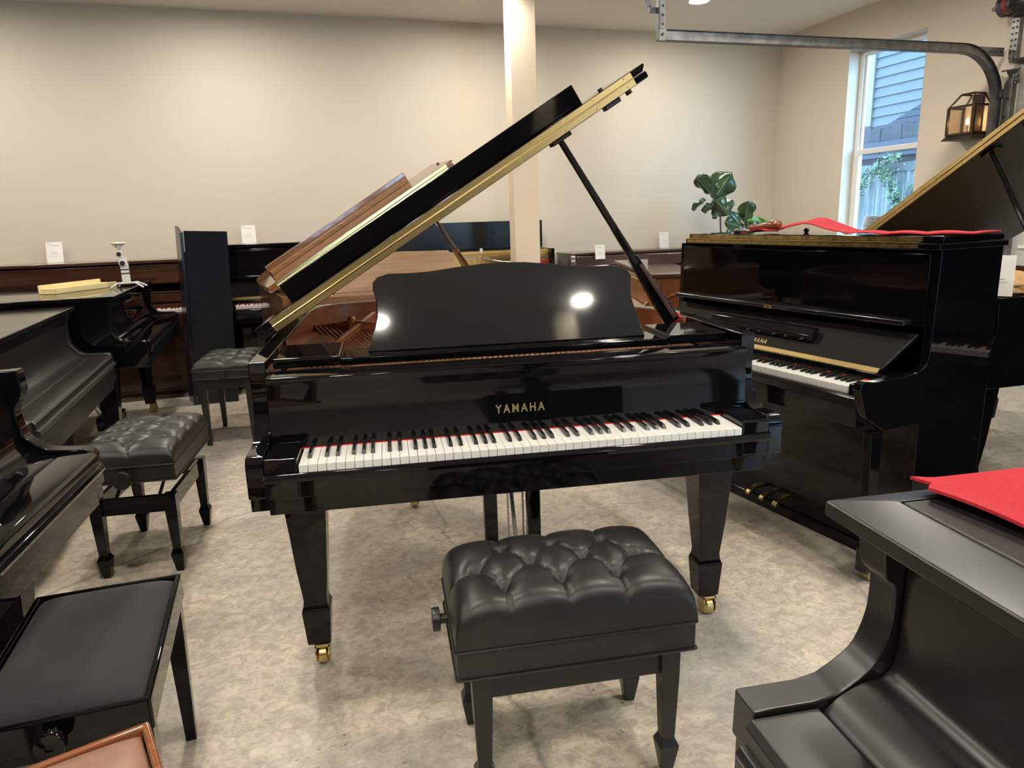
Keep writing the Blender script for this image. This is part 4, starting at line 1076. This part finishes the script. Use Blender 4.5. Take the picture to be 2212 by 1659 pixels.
# recessed downlights
first = None
for u in (-2.4, -.37, 1.65, 3.50):
    for v in (-4.1, -2.1, -.1, 1.95, 3.93):
        if first is None:
            d_ = thing('ceiling_downlight', 'round recessed downlight glowing in the ceiling', 'ceiling light', rw(u, v, H), 0, 'recessed ceiling downlights')
            m = MB(); n = 32
            ri = [[m.b.verts.new((r*math.cos(2*PI*k/n), r*math.sin(2*PI*k/n), z)) for k in range(n)] for r, z in ((.105, 0), (.102, -.006), (.082, -.006), (.078, 0))]
            for a in range(3):
                for k in range(n): m.b.faces.new((ri[a][k], ri[a][(k+1) % n], ri[a+1][(k+1) % n], ri[a+1][k]))
            m.done('trim_ring', 'trim', d_)
            MB().lathe([(.001, -.0015), (.078, -.0015), (.078, 0), (.001, 0)], (0, 0, 0), 16).done('lens', 'lamp', d_)
            first = d_
        else:
            d_ = copy_obj(first); d_.location = rw(u, v, H)
            for ch in list(first.children): copy_obj(ch, d_)
        if (u, v) == (3.50, 3.93):
            d_['label'] = 'round downlight glowing in the ceiling above the hanging garage track'; del d_['group']

# ------------------------------------------------------------------ outside the window
def out_thing(name, label, cat): return thing(name, label, cat, (0, 0, 0), math.degrees(TH))
gr = MB().box(RW_+TT, 22, -8, 14, -.15, -.02).done('garden_ground', 'ground'); gr.rotation_euler = (0, 0, TH); structure(gr)
hs = out_thing('neighbour_house', 'grey blue clapboard house seen through the window', 'house')
m = MB()
for k in range(34):
    z = .2+k*.175; m.hexa([(10.955, 1.0, z), (11.1, 1.0, z), (11.1, 9.95, z), (10.955, 9.95, z)], [(10.985, 1.0, z+.175), (11.1, 1.0, z+.175), (11.1, 9.95, z+.175), (10.985, 9.95, z+.175)])
m.done('siding', 'siding', hs)
MB().box(10.93, 11.1, 9.95, 10.12, .2, 6.3).done('corner_board', 'siding2', hs)
gar = out_thing('neighbour_roof', 'blue grey shingled roof slope beyond the fence', 'roof')
m = MB()
for k in range(26):
    z = 2.3+k*.1; vr = 8.95-(z-2.3)/.385; vr2 = 8.95-(z+.1-2.3)/.385; u = 9.5+k*.012
    m.hexa([(u, 1.5, z), (u+.05, 1.5, z), (u+.05, vr, z), (u, vr, z)], [(u+.022, 1.5, z+.1), (u+.06, 1.5, z+.1), (u+.06, vr2, z+.1), (u+.022, vr2, z+.1)])
m.done('shingles', 'roof', gar)
MB().box(9.9, 10.1, 1.6, 8.6, -.02, 2.3).done('wall', 'siding', gar)
fn_ = out_thing('wooden_fence', 'dark weathered wooden fence with clipped tops seen through the window', 'fence')
m = MB()
for k in range(44):
    y = .5+k*.19; h = 2.45+.02*(k % 3); m.prism([(y, .0), (y+.182, .0), (y+.182, h-.05), (y+.14, h), (y+.04, h), (y, h-.05)], 'x', 8.35+.006*(k % 2), 8.375)
m.done('fence_boards', 'fence', fn_)
MB().box(8.30, 8.35, .5, 8.9, 2.16, 2.24).done('fence_rail', 'fence2', fn_)
MB().box(8.30, 8.35, .5, 8.9, 2.02, 2.07).done('fence_rail', 'fence2', fn_)
cf = out_thing('corrugated_fence', 'pale corrugated metal fence panel behind the vine', 'fence')
m = MB(); m.grid(lambda a, c: (8.2+.02*math.sin(a*8.0/.17*2*PI), .5+8.0*a, 1.80*c), 560, 1); m.done('metal_sheet', 'corr', cf, solid=.003, ang=60)
MB().box(8.16, 8.24, .5, 8.5, 1.80, 1.92).done('top_rail', 'siding', cf)
# climbing vine
vn = out_thing('climbing_vine', 'bright green leafy vine arching over the metal fence', 'vine')
vp = [[(8.10, 7.3, .3), (8.08, 7.15, 1.1), (8.06, 6.98, 1.52), (8.06, 6.88, 1.70), (8.06, 6.70, 1.84), (8.06, 6.50, 1.78), (8.05, 6.38, 1.66), (8.05, 6.28, 1.50), (8.05, 6.18, 1.38), (8.06, 6.08, 1.26), (8.05, 5.95, 1.20)], [(8.06, 6.6, 1.86), (8.05, 6.42, 1.94), (8.05, 6.24, 1.98)], [(8.05, 6.3, 1.50), (8.04, 6.28, 1.30), (8.04, 6.26, 1.15)], [(8.05, 6.1, 1.30), (8.05, 6.02, 1.50), (8.05, 5.95, 1.58)], [(8.0, 6.6, .75), (8.0, 6.35, .98), (8.0, 6.1, 1.02), (8.0, 5.9, .98)]]
m = MB()
for q in vp: m.tube(catmull(q, 4), .006, 5)
m.done('vine_stem', 'stem', vn)
m = MB()
for qi, q in enumerate(vp):
    for p in catmull(q, 14):
        for _ in range(5 if qi in (0, 1) else 2):
            c = Vector(p)+Vector((random.uniform(-.10, .03), random.gauss(0, .045), random.gauss(0, .05)))
            s = random.uniform(.018, .036); a = Vector((random.uniform(-1, 1), random.uniform(-1, 1), random.uniform(-1, 1))).normalized(); b_ = a.orthogonal().normalized()
            n3 = a.cross(b_)*.006
            m.b.faces.new([m.b.verts.new(c+v_) for v_ in (-a*s, -a*s*.2+b_*s*.55+n3, a*s, -a*s*.2-b_*s*.55+n3)])
tag(m.done('vine_leaf', 'vine', vn, ang=180), kind='stuff')
tp_ = out_thing('terracotta_pot', 'ridged terracotta pot with a scroll handle standing outside the window', 'pot')
MB().lathe([(.10, .0), (.125, .02), (.12, .045), (.115, .05), (.118, .08), (.108, .085), (.11, .115), (.10, .12), (.104, .15), (.10, .165), (.085, .165), (.02, .15)], (6.1, 4.57, 1.07), 28).done('pot_body', 'terra', tp_)
MB().tube([(6.06, 4.47, 1.215), (6.06, 4.445, 1.225), (6.06, 4.43, 1.19), (6.06, 4.45, 1.15), (6.06, 4.465, 1.16)], .007, 8).done('scroll_handle', 'terra', tp_)
ps = MB().box(5.85, 6.35, 3.9, 4.72, -.02, 1.07).done('garden_box', 'darkpl', None, .01); ps.rotation_euler = (0, 0, TH); tag(ps, 'dark grill box under the terracotta pot outside', 'box')

# ------------------------------------------------------------------ light
w = bpy.data.worlds.new('sky'); SC.world = w; w.use_nodes = True
bgn = w.node_tree.nodes['Background']; bgn.inputs['Color'].default_value = (.38, .68, 1.0, 1); bgn.inputs['Strength'].default_value = 17.0

# ------------------------------------------------------------------ camera
cam = bpy.data.cameras.new('camera'); co = bpy.data.objects.new('camera', cam); COL.objects.link(co)
cam.sensor_width = 36; cam.sensor_fit = 'HORIZONTAL'; cam.lens = 1540.624/2212*36; cam.clip_start = .02
R_ = Matrix.Rotation(-.1680225, 4, 'Z') @ Matrix.Rotation(PI/2-.2276551, 4, 'X') @ Matrix.Rotation(-.0310083, 4, 'Z')
co.matrix_world = Matrix.Translation((.255838, -1.8060175, 1.3239954)) @ R_
SC.camera = co
SC.view_settings.view_transform = 'Standard'; SC.view_settings.look = 'None'; SC.view_settings.gamma = 1; SC.view_settings.use_curve_mapping = False
SC.view_settings.exposure = 0.0
SC.cycles.use_denoising = True
SC.cycles.use_adaptive_sampling = True; SC.cycles.adaptive_threshold = 0.02
SC.cycles.max_bounces = 10; SC.cycles.diffuse_bounces = 5; SC.cycles.glossy_bounces = 5; SC.cycles.transparent_max_bounces = 12
SC.cycles.sample_clamp_indirect = 6
SC.cycles.caustics_reflective = False; SC.cycles.caustics_refractive = False
